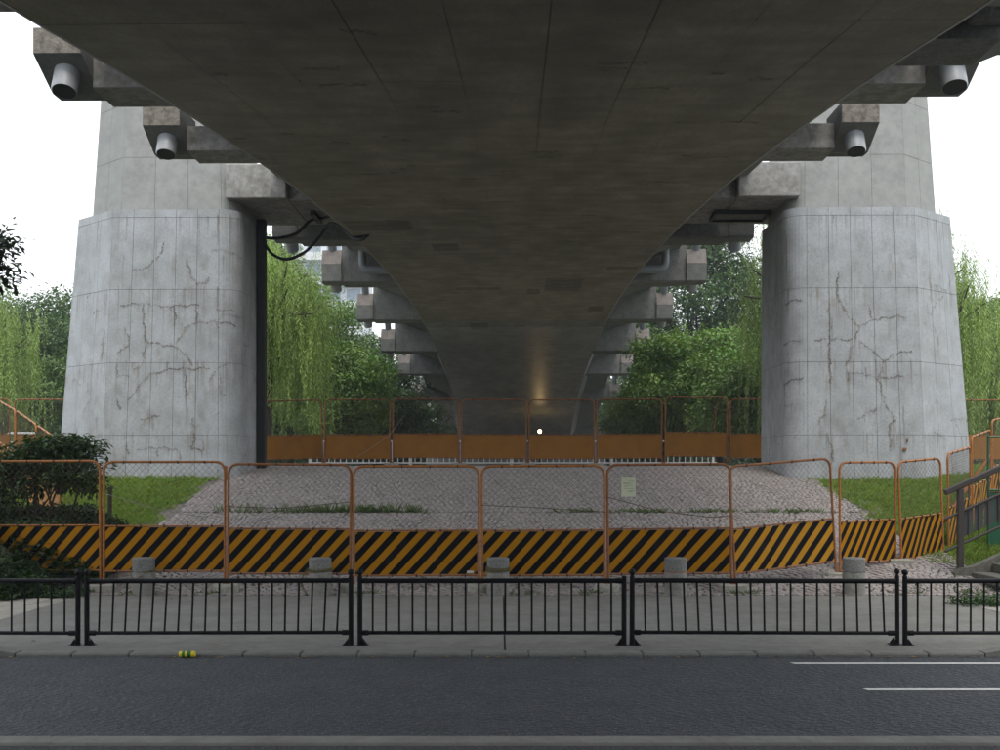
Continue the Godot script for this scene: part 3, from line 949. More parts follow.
# one fence panel of width w standing at its middle: bent tube frame, rails, board below, wire mesh above
func fence_panel(called: String, label: String, group: String, at: Vector3, turn: float, w: float, board: Material, frame_mat: Material, tilt := 0.0, h := 1.9, kinked := false) -> Node3D:
	var o := thing(called, label, "fence", at, turn, group)
	o.rotation.z = tilt
	var hw := w * 0.5 - 0.022
	var f := MB.new()
	var pts := [Vector3(-hw, 0, 0), Vector3(-hw, h - 0.14, 0)]
	for k in 5:
		var a := PI / 2 * k / 4.0
		pts.append(Vector3(-hw + 0.14 - 0.14 * cos(a), h - 0.14 + 0.14 * sin(a), 0))
	for k in 5:
		var a := PI / 2 * (4 - k) / 4.0
		pts.append(Vector3(hw - 0.14 + 0.14 * cos(a), h - 0.14 + 0.14 * sin(a), 0))
	pts.append(Vector3(hw, 0, 0))
	f.tube(pts, 0.021, 10)
	build("frame", f, frame_mat, o)
	for y in [0.16, 0.87]:
		var r := MB.new()
		r.tube([Vector3(-hw, y, 0), Vector3(hw, y, 0)], 0.014, 8)
		build("rail", r, frame_mat, o)
	var bd := MB.new()
	var x0 := -hw + 0.022; var x1 := hw - 0.022
	var nseg := 8
	for k in nseg:   # slightly buckled sheet, 3 mm thick
		var a := float(k) / nseg; var c := float(k + 1) / nseg
		var za := 0.018 * sin(a * 7.0) * sin(a * PI) * (2.2 if kinked else 1.0); var zc := 0.018 * sin(c * 7.0) * sin(c * PI) * (2.2 if kinked else 1.0)
		for z in [0.0, 0.003]:
			bd.quad(Vector3(lerpf(x0, x1, a), 0.178, za + z), Vector3(lerpf(x0, x1, c), 0.178, zc + z), Vector3(lerpf(x0, x1, c), 0.852, zc + z), Vector3(lerpf(x0, x1, a), 0.852, za + z), Vector3(0, 0, 1 if z > 0 else -1),
				Vector2(a, 1), Vector2(c, 1), Vector2(c, 0), Vector2(a, 0))
	build("board", bd, board, o)
	var mw := mesh_wires(x1 - x0, h - 0.9, 0.88, 0.1, 0.0022)
	build("wire_mesh", mw, M.wire, o)
	for k in 5:
		for y in [0.16, 0.87]:
			part("tie", M.tie_mesh, M.black_rubber, o, Vector3(lerpf(x0, x1, (k + 0.5) / 5.0), y, 0.006))
	for k in 4:
		part("tie", M.tie_mesh, M.black_rubber, o, Vector3(lerpf(x0, x1, (k + 0.7) / 4.4), h - 0.004, 0.006))
	return o

func base_block(label: String, at: Vector3, group: String, round_: bool, turn := 0.0) -> void:
	var o := thing("fence_base", label, "concrete block", at, turn, group)
	var b := MB.new()
	if round_:
		b.lathe(Transform3D(), [[0.0, 0.0], [0.2, 0.0], [0.2, 0.1], [0.18, 0.135], [0.0, 0.135]], 20)
	else:
		b.box(Transform3D(Basis(), Vector3(0, 0.06, 0)), Vector3(0.42, 0.135, 0.22), 0.02)
	build("block", b, M.block, o)
	var c := MB.new()
	for x in [-0.028, 0.028]:
		c.lathe(Transform3D(Basis(), Vector3(x, 0.125, 0)), [[0.03, 0.0], [0.03, 0.03], [0.024, 0.035]], 10)
	build("socket", c, M.rust_old, o)

func panel_between(called: String, label: String, group: String, a: Vector3, b: Vector3, board: Material, fm: Material, h := 1.9) -> Node3D:
	var d := b - a
	var w := Vector2(d.x, d.z).length()
	var turn := atan2(-d.z, d.x)
	return fence_panel(called, label, group, (a + b) * 0.5, turn, w, board, fm, atan2(d.y, w), h)

func make_fences() -> void:
	var stripe := []
	for k in 3:
		stripe.append(stripe_mat(100 + k * 3, Color(0.4, 0.178, 0.003)))
	stripe.append(stripe_mat(117, Color(0.46, 0.225, 0.015)))
	var g := "striped site fence along the pavement"
	var xs := [-8.2, -6.27, -4.31, -2.33, -0.307, 1.677, 3.677]
	var lab := ["striped fence panel half buried in the ivy at the far left", "striped fence panel in front of the left lawn", "striped fence panel before the grass tufts, second left of centre", "striped fence panel with the small white sticker at its lower right corner",
		"striped fence panel in the middle, right of the small white sticker", "striped fence panel with the pale paper notice"]
	var lift := [0.06, 0.05, 0.01, -0.02, -0.015, 0.01]
	for k in 6:
		var o := fence_panel("striped_fence_panel", lab[k], g, V((xs[k] + xs[k + 1]) * 0.5, 0.12 + lift[k], 18.9 + rng.randf_range(-0.02, 0.02)), rng.randf_range(-0.012, 0.012), xs[k + 1] - xs[k] - 0.01, stripe[k % 3], M.rust if k % 3 != 2 else M.rust_old, [0.004, 0.0, -0.006, 0.003, 0.006, 0.008][k], 1.88, k == 3)
		if k == 3:
			var b := MB.new()
			b.bx(Vector3(0.85, 0.215, 0.012), Vector3(0.1, 0.035, 0.004))
			build("sticker", b, M.white_metal, o)
	var fl := ["concrete base under the striped fence left of the first bollard", "concrete base under the striped fence between the first two bollards", "concrete base under the striped fence right of the second bollard", "concrete base under the striped fence left of the middle bollard", "concrete base under the striped fence left of the fourth bollard", "concrete base under the striped fence right of the fourth bollard"]
	for k in 6:
		base_block(fl[k], V(xs[k + 1], 0.0, 18.88), "white concrete fence bases", k != 0 and k != 5)
	# right-hand panels turning back up the slope: [x, d, y of the foot]
	var rr := [[3.70, 18.95, 0.12], [5.55, 19.75, 0.26], [5.68, 20.1, 0.19], [6.85, 20.75, 0.20], [6.95, 20.8, 0.2], [8.0, 21.6, 0.28], [8.15, 21.8, 0.36], [9.35, 23.8, 0.52], [9.42, 23.9, 0.72], [10.5, 25.6, 0.92], [10.56, 25.7, 1.12], [11.7, 27.4, 1.3], [11.8, 27.5, 1.4], [13.0, 29.3, 1.6]]
	var rl := ["slanting striped fence panel with the paler yellow stripes", "narrow striped fence panel in front of the right lawn", "striped fence panel touching the dark stair railing", "fence panel stepping up behind the stair railing, lowest of the stepped ones", "fence panel stepping up the bank behind the green pole", "tall fence panel on the bank at the right edge", "hindmost fence panel on the bank at the right edge"]
	for k in 7:
		var a = rr[k * 2]; var b = rr[k * 2 + 1]
		panel_between("striped_fence_panel", rl[k], g, V(a[0], a[2], a[1]), V(b[0], b[2], b[1]), stripe[3] if k == 0 else stripe[k % 3], M.rust if k > 0 else M.rust_old, 1.86)
	base_block("concrete base under the narrow striped panel before the right lawn", V(5.62, 0.1, 19.9), "white concrete fence bases", false)
	base_block("concrete base between the two striped panels before the right lawn", V(6.9, 0.26, 20.77), "white concrete fence bases", false)
	# left-hand panels climbing the bank behind the bush
	var ll := ["orange fence panel behind the bush, nearest of the row up the left bank", "second fence panel of the row up the left bank", "third fence panel of the row up the left bank", "fourth fence panel of the row up the left bank", "hindmost fence panel of the row up the left bank"]
	for k in 5:
		var d0 := 22.6 + k * 2.45
		var x0 := -8.3 - k * 1.42
		panel_between("striped_fence_panel", ll[k], g, V(x0 - 1.38, ground_y(d0 + 2.4) - 0.05, d0 + 2.38), V(x0, ground_y(d0) - 0.05, d0), stripe[k % 3] if k > 0 else M.board, M.rust, 1.86)
	# far fence with plain orange boards
	var gf := "orange site fence behind the towers"
	var fx := [[-16.4, -14.45], [-14.35, -12.4], [-12.3, -10.3], [-7.15, -5.25], [-5.18, -3.22], [-3.18, -1.20], [-1.16, 0.80], [0.84, 2.80], [2.84, 4.80], [4.84, 6.72], [6.78, 8.3], [11.6, 13.5], [13.55, 15.5]]
	var flb := ["far orange fence panel at the left edge of the picture", "far orange fence panel seen behind the left bank fence", "far orange fence panel beside the left tower's outer foot", "far orange fence panel next to the left tower with a bent board", "far orange fence panel second from the left tower", "far orange fence panel third from the left tower",
		"far orange fence panel just left of the bright lamp", "far orange fence panel under the bright lamp", "far orange fence panel right of the lamp, below the deck's right edge", "brighter far orange fence panel near the right tower", "far orange fence panel touching the right tower", "far orange fence panel right of the right tower", "far orange fence panel at the right edge of the picture"]
	for k in fx.size():
		var e = fx[k]
		var dd := 35.4 + (0.3 if k == 3 else 0.0)
		fence_panel("orange_fence_panel", flb[k], gf, V((e[0] + e[1]) * 0.5, ground_y(35.4) + 0.1 + (0.06 if k == 9 else rng.randf_range(-0.02, 0.02)), dd), [0.02, -0.01, 0.0, 0.18, 0.01, 0.0, 0.0, 0.005, -0.01, 0.03, -0.2, 0.0, 0.02][k], e[1] - e[0], M.board, M.rust_old, [0, 0, 0, 0.03, 0.0, -0.002, 0.0, 0.003, 0.004, -0.006, 0.0, 0.01, 0.0][k], 1.9, k == 3)
		if k >= 4 and k <= 9:
			base_block(["far fence base second from the left tower", "far fence base third from the left tower", "far fence base left of the bright lamp", "far fence base right of the bright lamp", "far fence base below the deck's right edge", "far fence base nearest the right tower"][k - 4], V(e[0] - 0.02, ground_y(35.4), 35.38), "far fence bases", false)
	var br := thing("leaning_brace", "thin rusty pole leaning on the far fence near the right tower", "pole", V(6.3, ground_y(35.6), 35.62))
	var bb := MB.new()
	bb.tube([Vector3(-0.05, 0, 0.0), Vector3(0.12, 1.98, 0.1)], 0.02, 8)
	build("pole", bb, M.rust_old, br)
	# ties between panels, notice, ropes
	var nt := thing("paper_notice", "pale green paper notice tied to the striped fence's wire mesh", "notice", V(2.02, 1.66, 18.865), 0.02)
	var b := MB.new()
	b.box(Transform3D(Basis(), Vector3.ZERO), Vector3(0.225, 0.31, 0.004), 0.0)
	build("sheet", b, M.paper, nt)
	var lines := MB.new()
	var widths := [[0.0, 0.12, 0.12], [0.04, 0.09, 0.08], [-0.01, 0.06, 0.15], [-0.03, 0.045, 0.1], [0.0, 0.02, 0.13], [-0.04, 0.0, 0.05], [0.01, -0.03, 0.15], [0.05, -0.065, 0.1], [0.03, -0.08, 0.06]]
	for e in widths:
		lines.bx(Vector3(e[0], e[1], 0.0035), Vector3(e[2], 0.006, 0.002))
	build("print", lines, M.ink, nt)
	for e in [[[V(1.68, 1.5, 18.87), V(2.5, 1.28, 18.87), V(3.3, 1.18, 18.87), V(3.66, 1.2, 18.87)], "sagging wire right of the paper notice"], [[V(-0.3, 1.37, 18.87), V(0.6, 1.33, 18.87), V(1.66, 1.26, 18.87)], "nearly level wire across the middle fence panel"], [[V(-4.3, 1.35, 18.86), V(-3.4, 1.32, 18.86), V(-2.36, 1.42, 18.86)], "rusty wire across the fence panel before the grass tufts"], [[V(-2.8, 3.55, 35.33), V(-3.3, 2.9, 35.33), V(-4.2, 2.3, 35.33)], "pale cord slanting down the far orange fence"], [[V(-6.2, 1.55, 18.86), V(-5.6, 1.28, 19.6), V(-4.7, 1.14, 19.6), V(-4.34, 1.2, 18.86)], "pale cord sagging over the left lawn"]]:
		var c := thing("loose_wire", e[1], "wire", Vector3.ZERO, 0.0, "loose wires on the fences")
		var wb := MB.new()
		wb.tube(e[0], 0.006, 5)
		build("strand", wb, M.wire if not "pale" in e[1] else M.tile, c)
	print("fences ", Time.get_ticks_msec())

func make_guard_rail() -> void:
	var xs := [[-7.55, -4.64], [-4.54, -1.638], [-1.539, 1.363], [1.451, 4.364], [4.452, 7.36]]
	var lab := ["black pedestrian railing panel at the left edge of the pavement", "black pedestrian railing panel in front of the first two bollards", "black pedestrian railing panel in the middle of the kerb", "black pedestrian railing panel in front of the fourth and fifth bollards", "black pedestrian railing panel at the right edge of the pavement"]
	var knob := MB.new()
	knob.lathe(Transform3D(), [[0.02, 0.0], [0.02, 0.012], [0.03, 0.02], [0.036, 0.038], [0.03, 0.06], [0.014, 0.072], [0.0, 0.074]], 14)
	var km := knob.mesh()
	for k in 5:
		var a: float = xs[k][0]; var c: float = xs[k][1]
		var w := c - a
		var o := thing("pedestrian_railing", lab[k], "railing", V((a + c) * 0.5, 0, 13.19), 0.0, "black railing panels along the kerb")
		o.rotation.z = [-0.003, 0.002, 0.0, -0.003, 0.002][k]
		var skew: float = [0.0, 0.03, 0.0, -0.024, 0.004][k]   # bars knocked out of plumb
		for s in [-1.0, 1.0]:
			var p := MB.new()
			var lean := (0.03 if (k == 3 and s > 0) else 0.0)
			p.lathe(Transform3D(Basis(), Vector3(s * w * 0.5, 0, 0)), [[0.028, 0.0], [0.028, 0.745], [0.024, 0.76], [0.0, 0.762]], 16)
			var po := build("post", p, M.black_paint, o)
			po.rotation.z = lean * 0.3
			if not (k == 2 and s > 0):
				part("finial", km, M.black_paint, po, Vector3(s * w * 0.5, 0.76, 0))
			var ft := MB.new()
			for e in [-1.0, 1.0]:
				ft.prism(PackedVector2Array([Vector2(0, 0), Vector2(0.05, 0), Vector2(0.0, 0.07)]), Vector3(s * w * 0.5 - s * 0.026, 0.008, e * 0.03 - 0.004), Vector3(-s, 0, 0), Vector3.UP, Vector3(0, 0, 0.008))
			ft.bx(Vector3(s * w * 0.5 - s * 0.03, 0.004, 0), Vector3(0.12, 0.01, 0.1), 0.003)
			build("foot_bracket", ft, M.black_paint, po)
		for y in [0.705, 0.135]:
			var r := MB.new()
			var hw := w * 0.5 - 0.01
			r.tube([Vector3(-hw, y, 0), Vector3(-hw + 0.1, y, 0), Vector3(hw - 0.1, y, 0), Vector3(hw, y, 0)], [0.02, 0.027 if y > 0.5 else 0.021, 0.027 if y > 0.5 else 0.021, 0.02], 12)
			build("top_rail" if y > 0.5 else "bottom_rail", r, M.black_paint, o)
			for s in [-1.0, 1.0]:
				var cl := MB.new()
				cl.tube([Vector3(s * (hw - 0.02), y, 0), Vector3(s * (hw - 0.085), y, 0)], 0.03, 10)
				cl.bx(Vector3(s * (hw - 0.09), y + 0.0, 0.022), Vector3(0.03, 0.035, 0.02), 0.005)
				build("clamp", cl, M.black_paint, o)
		for j in 19:
			var x := -w * 0.5 + 0.14 + j * 0.1457
			var bb := MB.new()
			var sk := skew * (0.6 + 0.5 * sin(j * 0.4))
			bb.tube([Vector3(x + sk * 0.5, 0.69, 0), Vector3(x - sk * 0.5, 0.145, 0)], 0.0115, 8, false)
			build("bar", bb, M.black_paint, o)
	print("railing ", Time.get_ticks_msec())

func torus_link(b: MB, c: Vector3, along: Vector3, up: Vector3) -> void:
	var pts := []
	for k in 9:
		var a := TAU * k / 8.0
		pts.append(c + along * cos(a) * 0.02 + up * sin(a) * 0.012)
	b.tube(pts, 0.0048, 5, false)

func make_bollards() -> void:
	var xs := [-5.5, -2.775, -0.03, 2.71, 5.46]
	var lab := ["concrete bollard at far left with a slack chain across it", "concrete bollard with a chain wound round it and its end hanging down", "middle concrete bollard with a thick chain wound round it", "concrete bollard with a thin rusty band, fourth from the left", "plain concrete bollard at the far right"]
	for k in 5:
		var o := thing("concrete_bollard", lab[k], "bollard", V(xs[k], 0, 18.52), rng.randf() * 3.0, "concrete bollards along the pavement")
		var b := MB.new()
		var r := 0.172
		b.lathe(Transform3D(), [[r, -0.02], [r, 0.35]], 28)
		build("shaft", b, M.bollard_low, o)
		b = MB.new()
		b.lathe(Transform3D(), [[r - 0.012, 0.35], [r - 0.012, 0.362], [r, 0.362], [r, 0.555], [r - 0.012, 0.57], [0.0, 0.572]], 28)
		build("cap", b, M.bollard, o)
		if k == 3:
			b = MB.new()
			b.lathe(Transform3D(), [[r + 0.002, 0.348], [r + 0.002, 0.364]], 28)
			build("rust_band", b, M.rust_old, o)
		if k < 3:
			var ch := thing("chain", ["slack chain draped over the far left bollard", "chain with a hanging end wound round the second bollard", "thick chain wound round the middle bollard"][k], "chain", V(xs[k], 0, 18.52), 0.0, "chains on the bollards")
			var cb := MB.new()
			var rows := [1, 2, 3][k] as int
			for row in rows:
				var n := 32
				for j in n:
					var a := TAU * j / n
					var rr := r + 0.009
					var y := 0.37 + row * 0.022 + (0.01 * sin(a * 2 + row) if k > 0 else -0.09 * maxf(0.0, sin(a)) * (1.0 if cos(a) < 0.3 else 0.2) * 2.0 * (0.5 - 0.5 * cos(a)))
					var along := Vector3(-sin(a), 0, cos(a))
					torus_link(cb, Vector3(cos(a) * rr, y, sin(a) * rr), along, Vector3.UP if j % 2 == 0 else Vector3(cos(a), 0.4, sin(a)).normalized())
			if k == 1:
				for j in 22:   # loose end down to the paving
					var t := j / 21.0
					torus_link(cb, Vector3(-r - 0.02 - 0.09 * sin(t * PI), 0.39 - 0.385 * t, 0.05), Vector3(0, -1, 0), Vector3(1, 0, 0) if j % 2 == 0 else Vector3(0, 0, 1))
			build("links", cb, M.chain, ch)

func make_stairs() -> void:
	# dark stair with a brown railing going up to the right
	var o := thing("stair", "mossy concrete stair climbing to the right behind the railing", "stairs", V(7.62, 0.1, 19.25))
	for k in 9:
		var b := MB.new()
		b.box(Transform3D(Basis(), Vector3(0.35 + k * 0.33, 0.065 + k * 0.15, 0)), Vector3(0.36, 0.15, 1.1), 0.012)
		build("step", b, M.stair, o)
		if k > 0:
			var f := MB.new()
			f.box(Transform3D(Basis(), Vector3(0.37 + k * 0.33, -0.02 + k * 0.07, 0)), Vector3(0.32, k * 0.15, 1.08))
			build("riser", f, M.stair, o)
	for z in [-0.66, 0.66]:
		var s := MB.new()
		s.prism(PackedVector2Array([Vector2(-0.1, -0.05), Vector2(3.6, -0.05), Vector2(3.6, 1.75), Vector2(0.2, 0.22), Vector2(-0.02, 0.2), Vector2(-0.1, 0.12)]) if z < 0 else PackedVector2Array([Vector2(0.45, -0.05), Vector2(3.6, -0.05), Vector2(3.6, 1.45), Vector2(0.7, 0.12), Vector2(0.5, 0.1)]), Vector3(0, 0, z - 0.09), Vector3.RIGHT, Vector3.UP, Vector3(0, 0, 0.18))
		build("side_wall", s, M.stair, o)
	var r := thing("stair_railing", "dark brown metal railing rising beside the stair", "railing", V(7.58, 0.36, 19.92))
	for k in 3:
		var b := MB.new()
		b.box(Transform3D(Basis(), Vector3(0.06 + k * 0.75, 0.58 + k * 0.34, 0)), Vector3(0.1, 1.35, 0.1), 0.012)
		build("post", b, M.brown_metal, r)
	var sl := atan2(0.34, 0.75)
	for e in [[1.3, 0.11, 0.09], [0.86, 0.05, 0.04], [0.32, 0.05, 0.04]]:
		var b := MB.new()
		b.box(Transform3D(Basis(Vector3(0, 0, 1), sl), Vector3(0.85, e[0] + 0.36, 0)), Vector3(2.3, e[2], e[1]), 0.012)
		build("rail", b, M.brown_metal, r)
	for k in 11:
		var b := MB.new()
		var x := 0.2 + k * 0.165
		b.box(Transform3D(Basis(), Vector3(x, 0.76 + x * 0.453, 0.002)), Vector3(0.014, 0.95, 0.014))
		build("bar", b, M.brown_metal, r)
	var bd := MB.new()
	for k in 4:
		bd.prism(PackedVector2Array([Vector2(0.13 + k * 0.17, 0.4 + (0.13 + k * 0.17) * 0.453), Vector2(0.28 + k * 0.17, 0.4 + (0.28 + k * 0.17) * 0.453), Vector2(0.28 + k * 0.17, 0.86 + (0.28 + k * 0.17) * 0.453), Vector2(0.13 + k * 0.17, 0.86 + (0.13 + k * 0.17) * 0.453)]), Vector3(0, 0, -0.02), Vector3.RIGHT, Vector3.UP, Vector3(0, 0, -0.006))
	build("infill_plate", bd, M.cap, r)
	var gp := thing("green_gate_frame", "dark green metal frame behind the stair railing", "gate", V(8.95, 0.35, 22.0))
	for x in [0.0, 0.9]:
		var b := MB.new()
		b.tube([Vector3(x, 0, 0), Vector3(x, 2.2, 0)], 0.025, 8)
		build("upright", b, M.green_metal, gp)
	for y in [1.2, 2.18]:
		var b := MB.new()
		b.tube([Vector3(0, y, 0), Vector3(0.9, y, 0)], 0.022, 8)
		build("crossbar", b, M.green_metal, gp)
	var sheet_b := MB.new()
	sheet_b.box(Transform3D(Basis(), Vector3(0.45, 0.62, -0.02)), Vector3(0.86, 1.1, 0.006))
	build("panel", sheet_b, M.green_metal, gp)

func make_small_things() -> void:
	# black cables looping from the duct to the girder
	for e in [[[V(-6.1, 7.95, 31.1), V(-5.75, 7.95, 31.2), V(-5.3, 8.1, 31.3), V(-4.95, 8.42, 31.3), V(-4.6, 8.47, 31.2), V(-4.2, 8.35, 30.4), V(-3.9, 7.92, 29.4), V(-3.6, 7.56, 28.9), V(-3.35, 7.48, 28.7), V(-3.2, 7.5, 28.5)], "black cable looping highest under the left cross beam"],
			[[V(-6.12, 7.8, 31.1), V(-5.9, 7.52, 31.2), V(-5.55, 7.42, 31.3), V(-5.1, 7.6, 31.3), V(-4.7, 7.98, 31.2), V(-4.35, 8.2, 30.6), V(-3.9, 7.86, 29.3), V(-3.55, 7.5, 28.8), V(-3.3, 7.42, 28.6), V(-3.12, 7.5, 28.4)], "black cable sagging lowest beside the left tower"]]:
		var c := thing("black_cable", e[1], "cable", Vector3.ZERO, 0.0, "black cables under the cross beam")
		var cv := Curve3D.new()
		for k in e[0].size():
			var d: Vector3 = (e[0][mini(k + 1, e[0].size() - 1)] - e[0][maxi(k - 1, 0)]) / 6.0
			cv.add_point(e[0][k], -d, d)
		var b := MB.new()
		b.tube(Array(cv.tessellate(4, 4)), 0.042, 8)
		build("sheath", b, M.black_rubber, c)
	# white railing behind the far fence
	var rail := thing("white_railing", "white park railing glimpsed under the far orange boards", "railing", V(0, ground_y(40), 37.6))
	for y in [0.14, 0.82]:
		var b := MB.new()
		b.bx(Vector3(0.4, y, 0), Vector3(12.8, 0.05, 0.04), 0.008)
		build("rail", b, M.white_metal, rail)
	var bar := MB.new()
	bar.bx(Vector3.ZERO, Vector3(0.03, 0.72, 0.02), 0.004)
	var bm := bar.mesh()
	for k in 71:
		part("bar", bm, M.white_metal, rail, Vector3(-5.9 + k * 0.18, 0.47, 0))
	for k in 5:
		var b := MB.new()
		b.bx(Vector3(-5.95 + k * 3.15, 0.44, 0), Vector3(0.09, 0.88, 0.06), 0.008)
		build("post", b, M.white_metal, rail)
	# lamp shining under the deck
	var lp := thing("lamp_post", "small bright lamp under the far end of the deck", "lamp", V(2.55, ground_y(60), 77.0))
	var b := MB.new()
	b.tube([Vector3.ZERO, Vector3(0, 2.4, 0)], [0.05, 0.035], 10)
	build("post", b, M.black_paint, lp)
	b = MB.new()
	b.lathe(Transform3D(Basis(), Vector3(0, 2.4, 0)), [[0.0, -0.12], [0.08, -0.09], [0.12, 0.0], [0.08, 0.09], [0.0, 0.12]], 14)
	var gm := flat(Color(1.0, 0.85, 0.6), 0.5)
	gm.emission_enabled = true
	gm.emission = Color(1.0, 0.84, 0.58)
	gm.emission_energy_multiplier = 14.0
	build("lamp_globe", b, gm, lp)
	var li := OmniLight3D.new()
	li.name = "lamp_light"
	li.position = Vector3(0, 2.4, 0)
	li.light_color = Color(1.0, 0.8, 0.5)
	li.light_energy = 0.06
	li.light_size = 0.1
	li.omni_range = 40
	li.omni_attenuation = 2.0
	li.shadow_enabled = true
	lp.add_child(li)
	# kerb marker, built in the shape of a drink can
	var can := thing("kerb_marker", "yellow and green kerb marker shaped as a can lying in the gutter", "can", V(-3.27, -0.037, 12.545), 0.03)
	b = MB.new()
	var lie := Transform3D(Basis(Vector3(0, 0, 1), PI / 2), Vector3(0.085, 0.033, 0))
	b.lathe(lie, [[0.0, 0.003], [0.026, 0.0], [0.033, 0.012], [0.033, 0.155], [0.026, 0.168], [0.0, 0.165]], 20)
	build("can_body", b, flat(Color(0.72, 0.58, 0.02), 0.35), can)
	var pr := MB.new()
	for e in [[0.105, 0.03], [0.04, 0.045]]:
		pr.lathe(Transform3D(Basis(Vector3(0, 0, 1), PI / 2), Vector3(0.085, 0.033, 0)), [[0.0334, e[0]], [0.0334, e[0] + e[1]]], 20)
	build("print_band", pr, flat(Color(0.02, 0.16, 0.03), 0.4), can)
	# white hoop barrier beyond the left bank
	var hp := thing("white_hoop_barrier", "white tubular hoop barrier behind the far left fence", "barrier", V(-15.3, ground_y(39), 38.5))
	b = MB.new()
	var pts := [Vector3(-0.55, 0, 0), Vector3(-0.55, 0.95, 0)]
	for k in 4: pts.append(Vector3(-0.55 + 0.15 - 0.15 * cos(PI / 2 * k / 3.0), 0.95 + 0.15 * sin(PI / 2 * k / 3.0), 0))
	for k in 4: pts.append(Vector3(0.4 + 0.15 * sin(PI / 2 * k / 3.0), 0.95 + 0.15 * cos(PI / 2 * k / 3.0), 0))
	pts.append(Vector3(0.55, 0, 0))
	b.tube(pts, 0.04, 10)
	build("hoop", b, M.white_metal, hp)
	b = MB.new()
	b.tube([Vector3(-0.55, 0.8, 0), Vector3(0.55, 0.8, 0)], 0.025, 8)
	build("crossbar", b, M.white_metal, hp)
	# stakes on the lawns
	for e in [[-7.55, 23.2, 0.85, "dark wooden stake standing in the left lawn"], [6.85, 21.6, 0.4, "short dark stake in the right lawn"], [-6.55, 28.6, 0.35, "rusty stub pipe by the left tower's foot"]]:
		var s := thing("stake", e[3], "stake", V(e[0], ground_y(e[1]) - 0.1, e[1]), 0.3, "stakes in the lawns")
		b = MB.new()
		b.tube([Vector3.ZERO, Vector3(0.01, e[2] + 0.1, 0.01)], [0.045, 0.04], 7)
		build("stick", b, M.stake if e[1] < 28 else M.rust_old, s)
	var bc := thing("timber_prop", "slanting brown timber propping the fence by the stair", "timber", V(7.6, 0.3, 21.9))
	b = MB.new()
	b.tube([Vector3.ZERO, Vector3(1.6, 1.9, -0.6)], 0.035, 7)
	build("timber", b, M.rust_old, bc)
	# far apartment block
	var ap := thing("apartment_building", "pale apartment block far behind the willow", "building", V(-24.5, 1.5, 150))
	b = MB.new()
	b.bx(Vector3(0, 14.2, -5), Vector3(15, 28.4, 10), 0.05)
	build("wall", b, flat(Color(0.6, 0.63, 0.66), 0.8), ap)
	var gl := flat(Color(0.25, 0.3, 0.36), 0.15)
	for f in 9:
		var sb := MB.new()
		sb.bx(Vector3(0, 2.2 + f * 3.1, 0.55), Vector3(15.2, 1.0, 1.1), 0.02)
		build("balcony", sb, flat(Color(0.7, 0.72, 0.74), 0.8), ap)
		for k in 6:
			var wb := MB.new()
			wb.bx(Vector3(-6.2 + k * 2.48, 3.6 + f * 3.1, 0.02), Vector3(1.7, 1.7, 0.08))
			build("window", wb, gl, ap)
	# fallen leaves along the gutter and on the pavement
	var lf := MB.new()
	lf.quad(Vector3(-0.03, 0.004, 0), Vector3(0, 0.009, -0.02), Vector3(0.035, 0.003, 0), Vector3(0, 0.0, 0.02), Vector3.UP)
	var xf := []
	var cols := []
	for k in 150:
		var gut := k < 110
		var x := rng.randf_range(-6.5, 6.8)
		var d := 12.56 - absf(rng.randfn(0.0, 0.035)) if gut else rng.randf_range(12.85, 18.2)
		var y := -0.033 if gut else 0.004
		if absf(x) > 6.35 and not gut: continue
		xf.append(Transform3D(Basis(Vector3.UP, rng.randf() * TAU).scaled(Vector3.ONE * rng.randf_range(0.35, 1.1)), V(x, y, d)))
		var t := rng.randf()
		cols.append(Color(0.16, 0.09, 0.03).lerp(Color(0.3, 0.2, 0.05), t) if t < 0.7 else Color(0.06, 0.045, 0.03))
	var o := scatter("fallen_leaves", lf.mesh(), M.leaf, xf, cols, self)
	o.set_meta("kind", "stuff")
	meta(o, "dry fallen leaves along the gutter and pavement", "leaves")
	print("small ", Time.get_ticks_msec())

# ------------------------------------------------------------------ plants
func leaf_spray(n: int, spread: float, len_: float, wid: float, seed_: int, droop := 0.3) -> ArrayMesh:
	var r := RandomNumberGenerator.new()
	r.seed = seed_
	var b := MB.new()
	for k in n:
		var p := Vector3(r.randfn(0, 0.45), r.randfn(0, 0.22), r.randfn(0, 0.45)) * spread
		var dir := (p * Vector3(1, 0.3, 1) / maxf(spread, 0.01) + Vector3(r.randfn(0, 0.6), r.randfn(-droop, 0.35), r.randfn(0, 0.6))).normalized()
		var sd := dir.cross(Vector3.UP + Vector3(r.randfn(0, 0.4), 0, r.randfn(0, 0.4))).normalized()
		var l := len_ * r.randf_range(0.7, 1.25)
		var w := wid * r.randf_range(0.8, 1.2)
		var up := sd.cross(dir) * w * 0.25
		b.tri(p, p + dir * l * 0.5 + sd * w * 0.5 + up, p + dir * l, null)
		b.tri(p, p + dir * l, p + dir * l * 0.5 - sd * w * 0.5 + up, null)
	return b.mesh()

func limb(b: MB, a: Vector3, c: Vector3, r0: float, r1: float, bend: float) -> void:
	var pts := []
	var rs := []
	var side := Vector3(rng.randfn(), 0.3, rng.randfn()).normalized() * bend
	for k in 6:
		var t := k / 5.0
		pts.append(a.lerp(c, t) + side * sin(t * PI) + Vector3(rng.randfn(), rng.randfn(), rng.randfn()) * bend * 0.12)
		rs.append(lerpf(r0, r1, t))
	b.tube(pts, rs, 7, false)

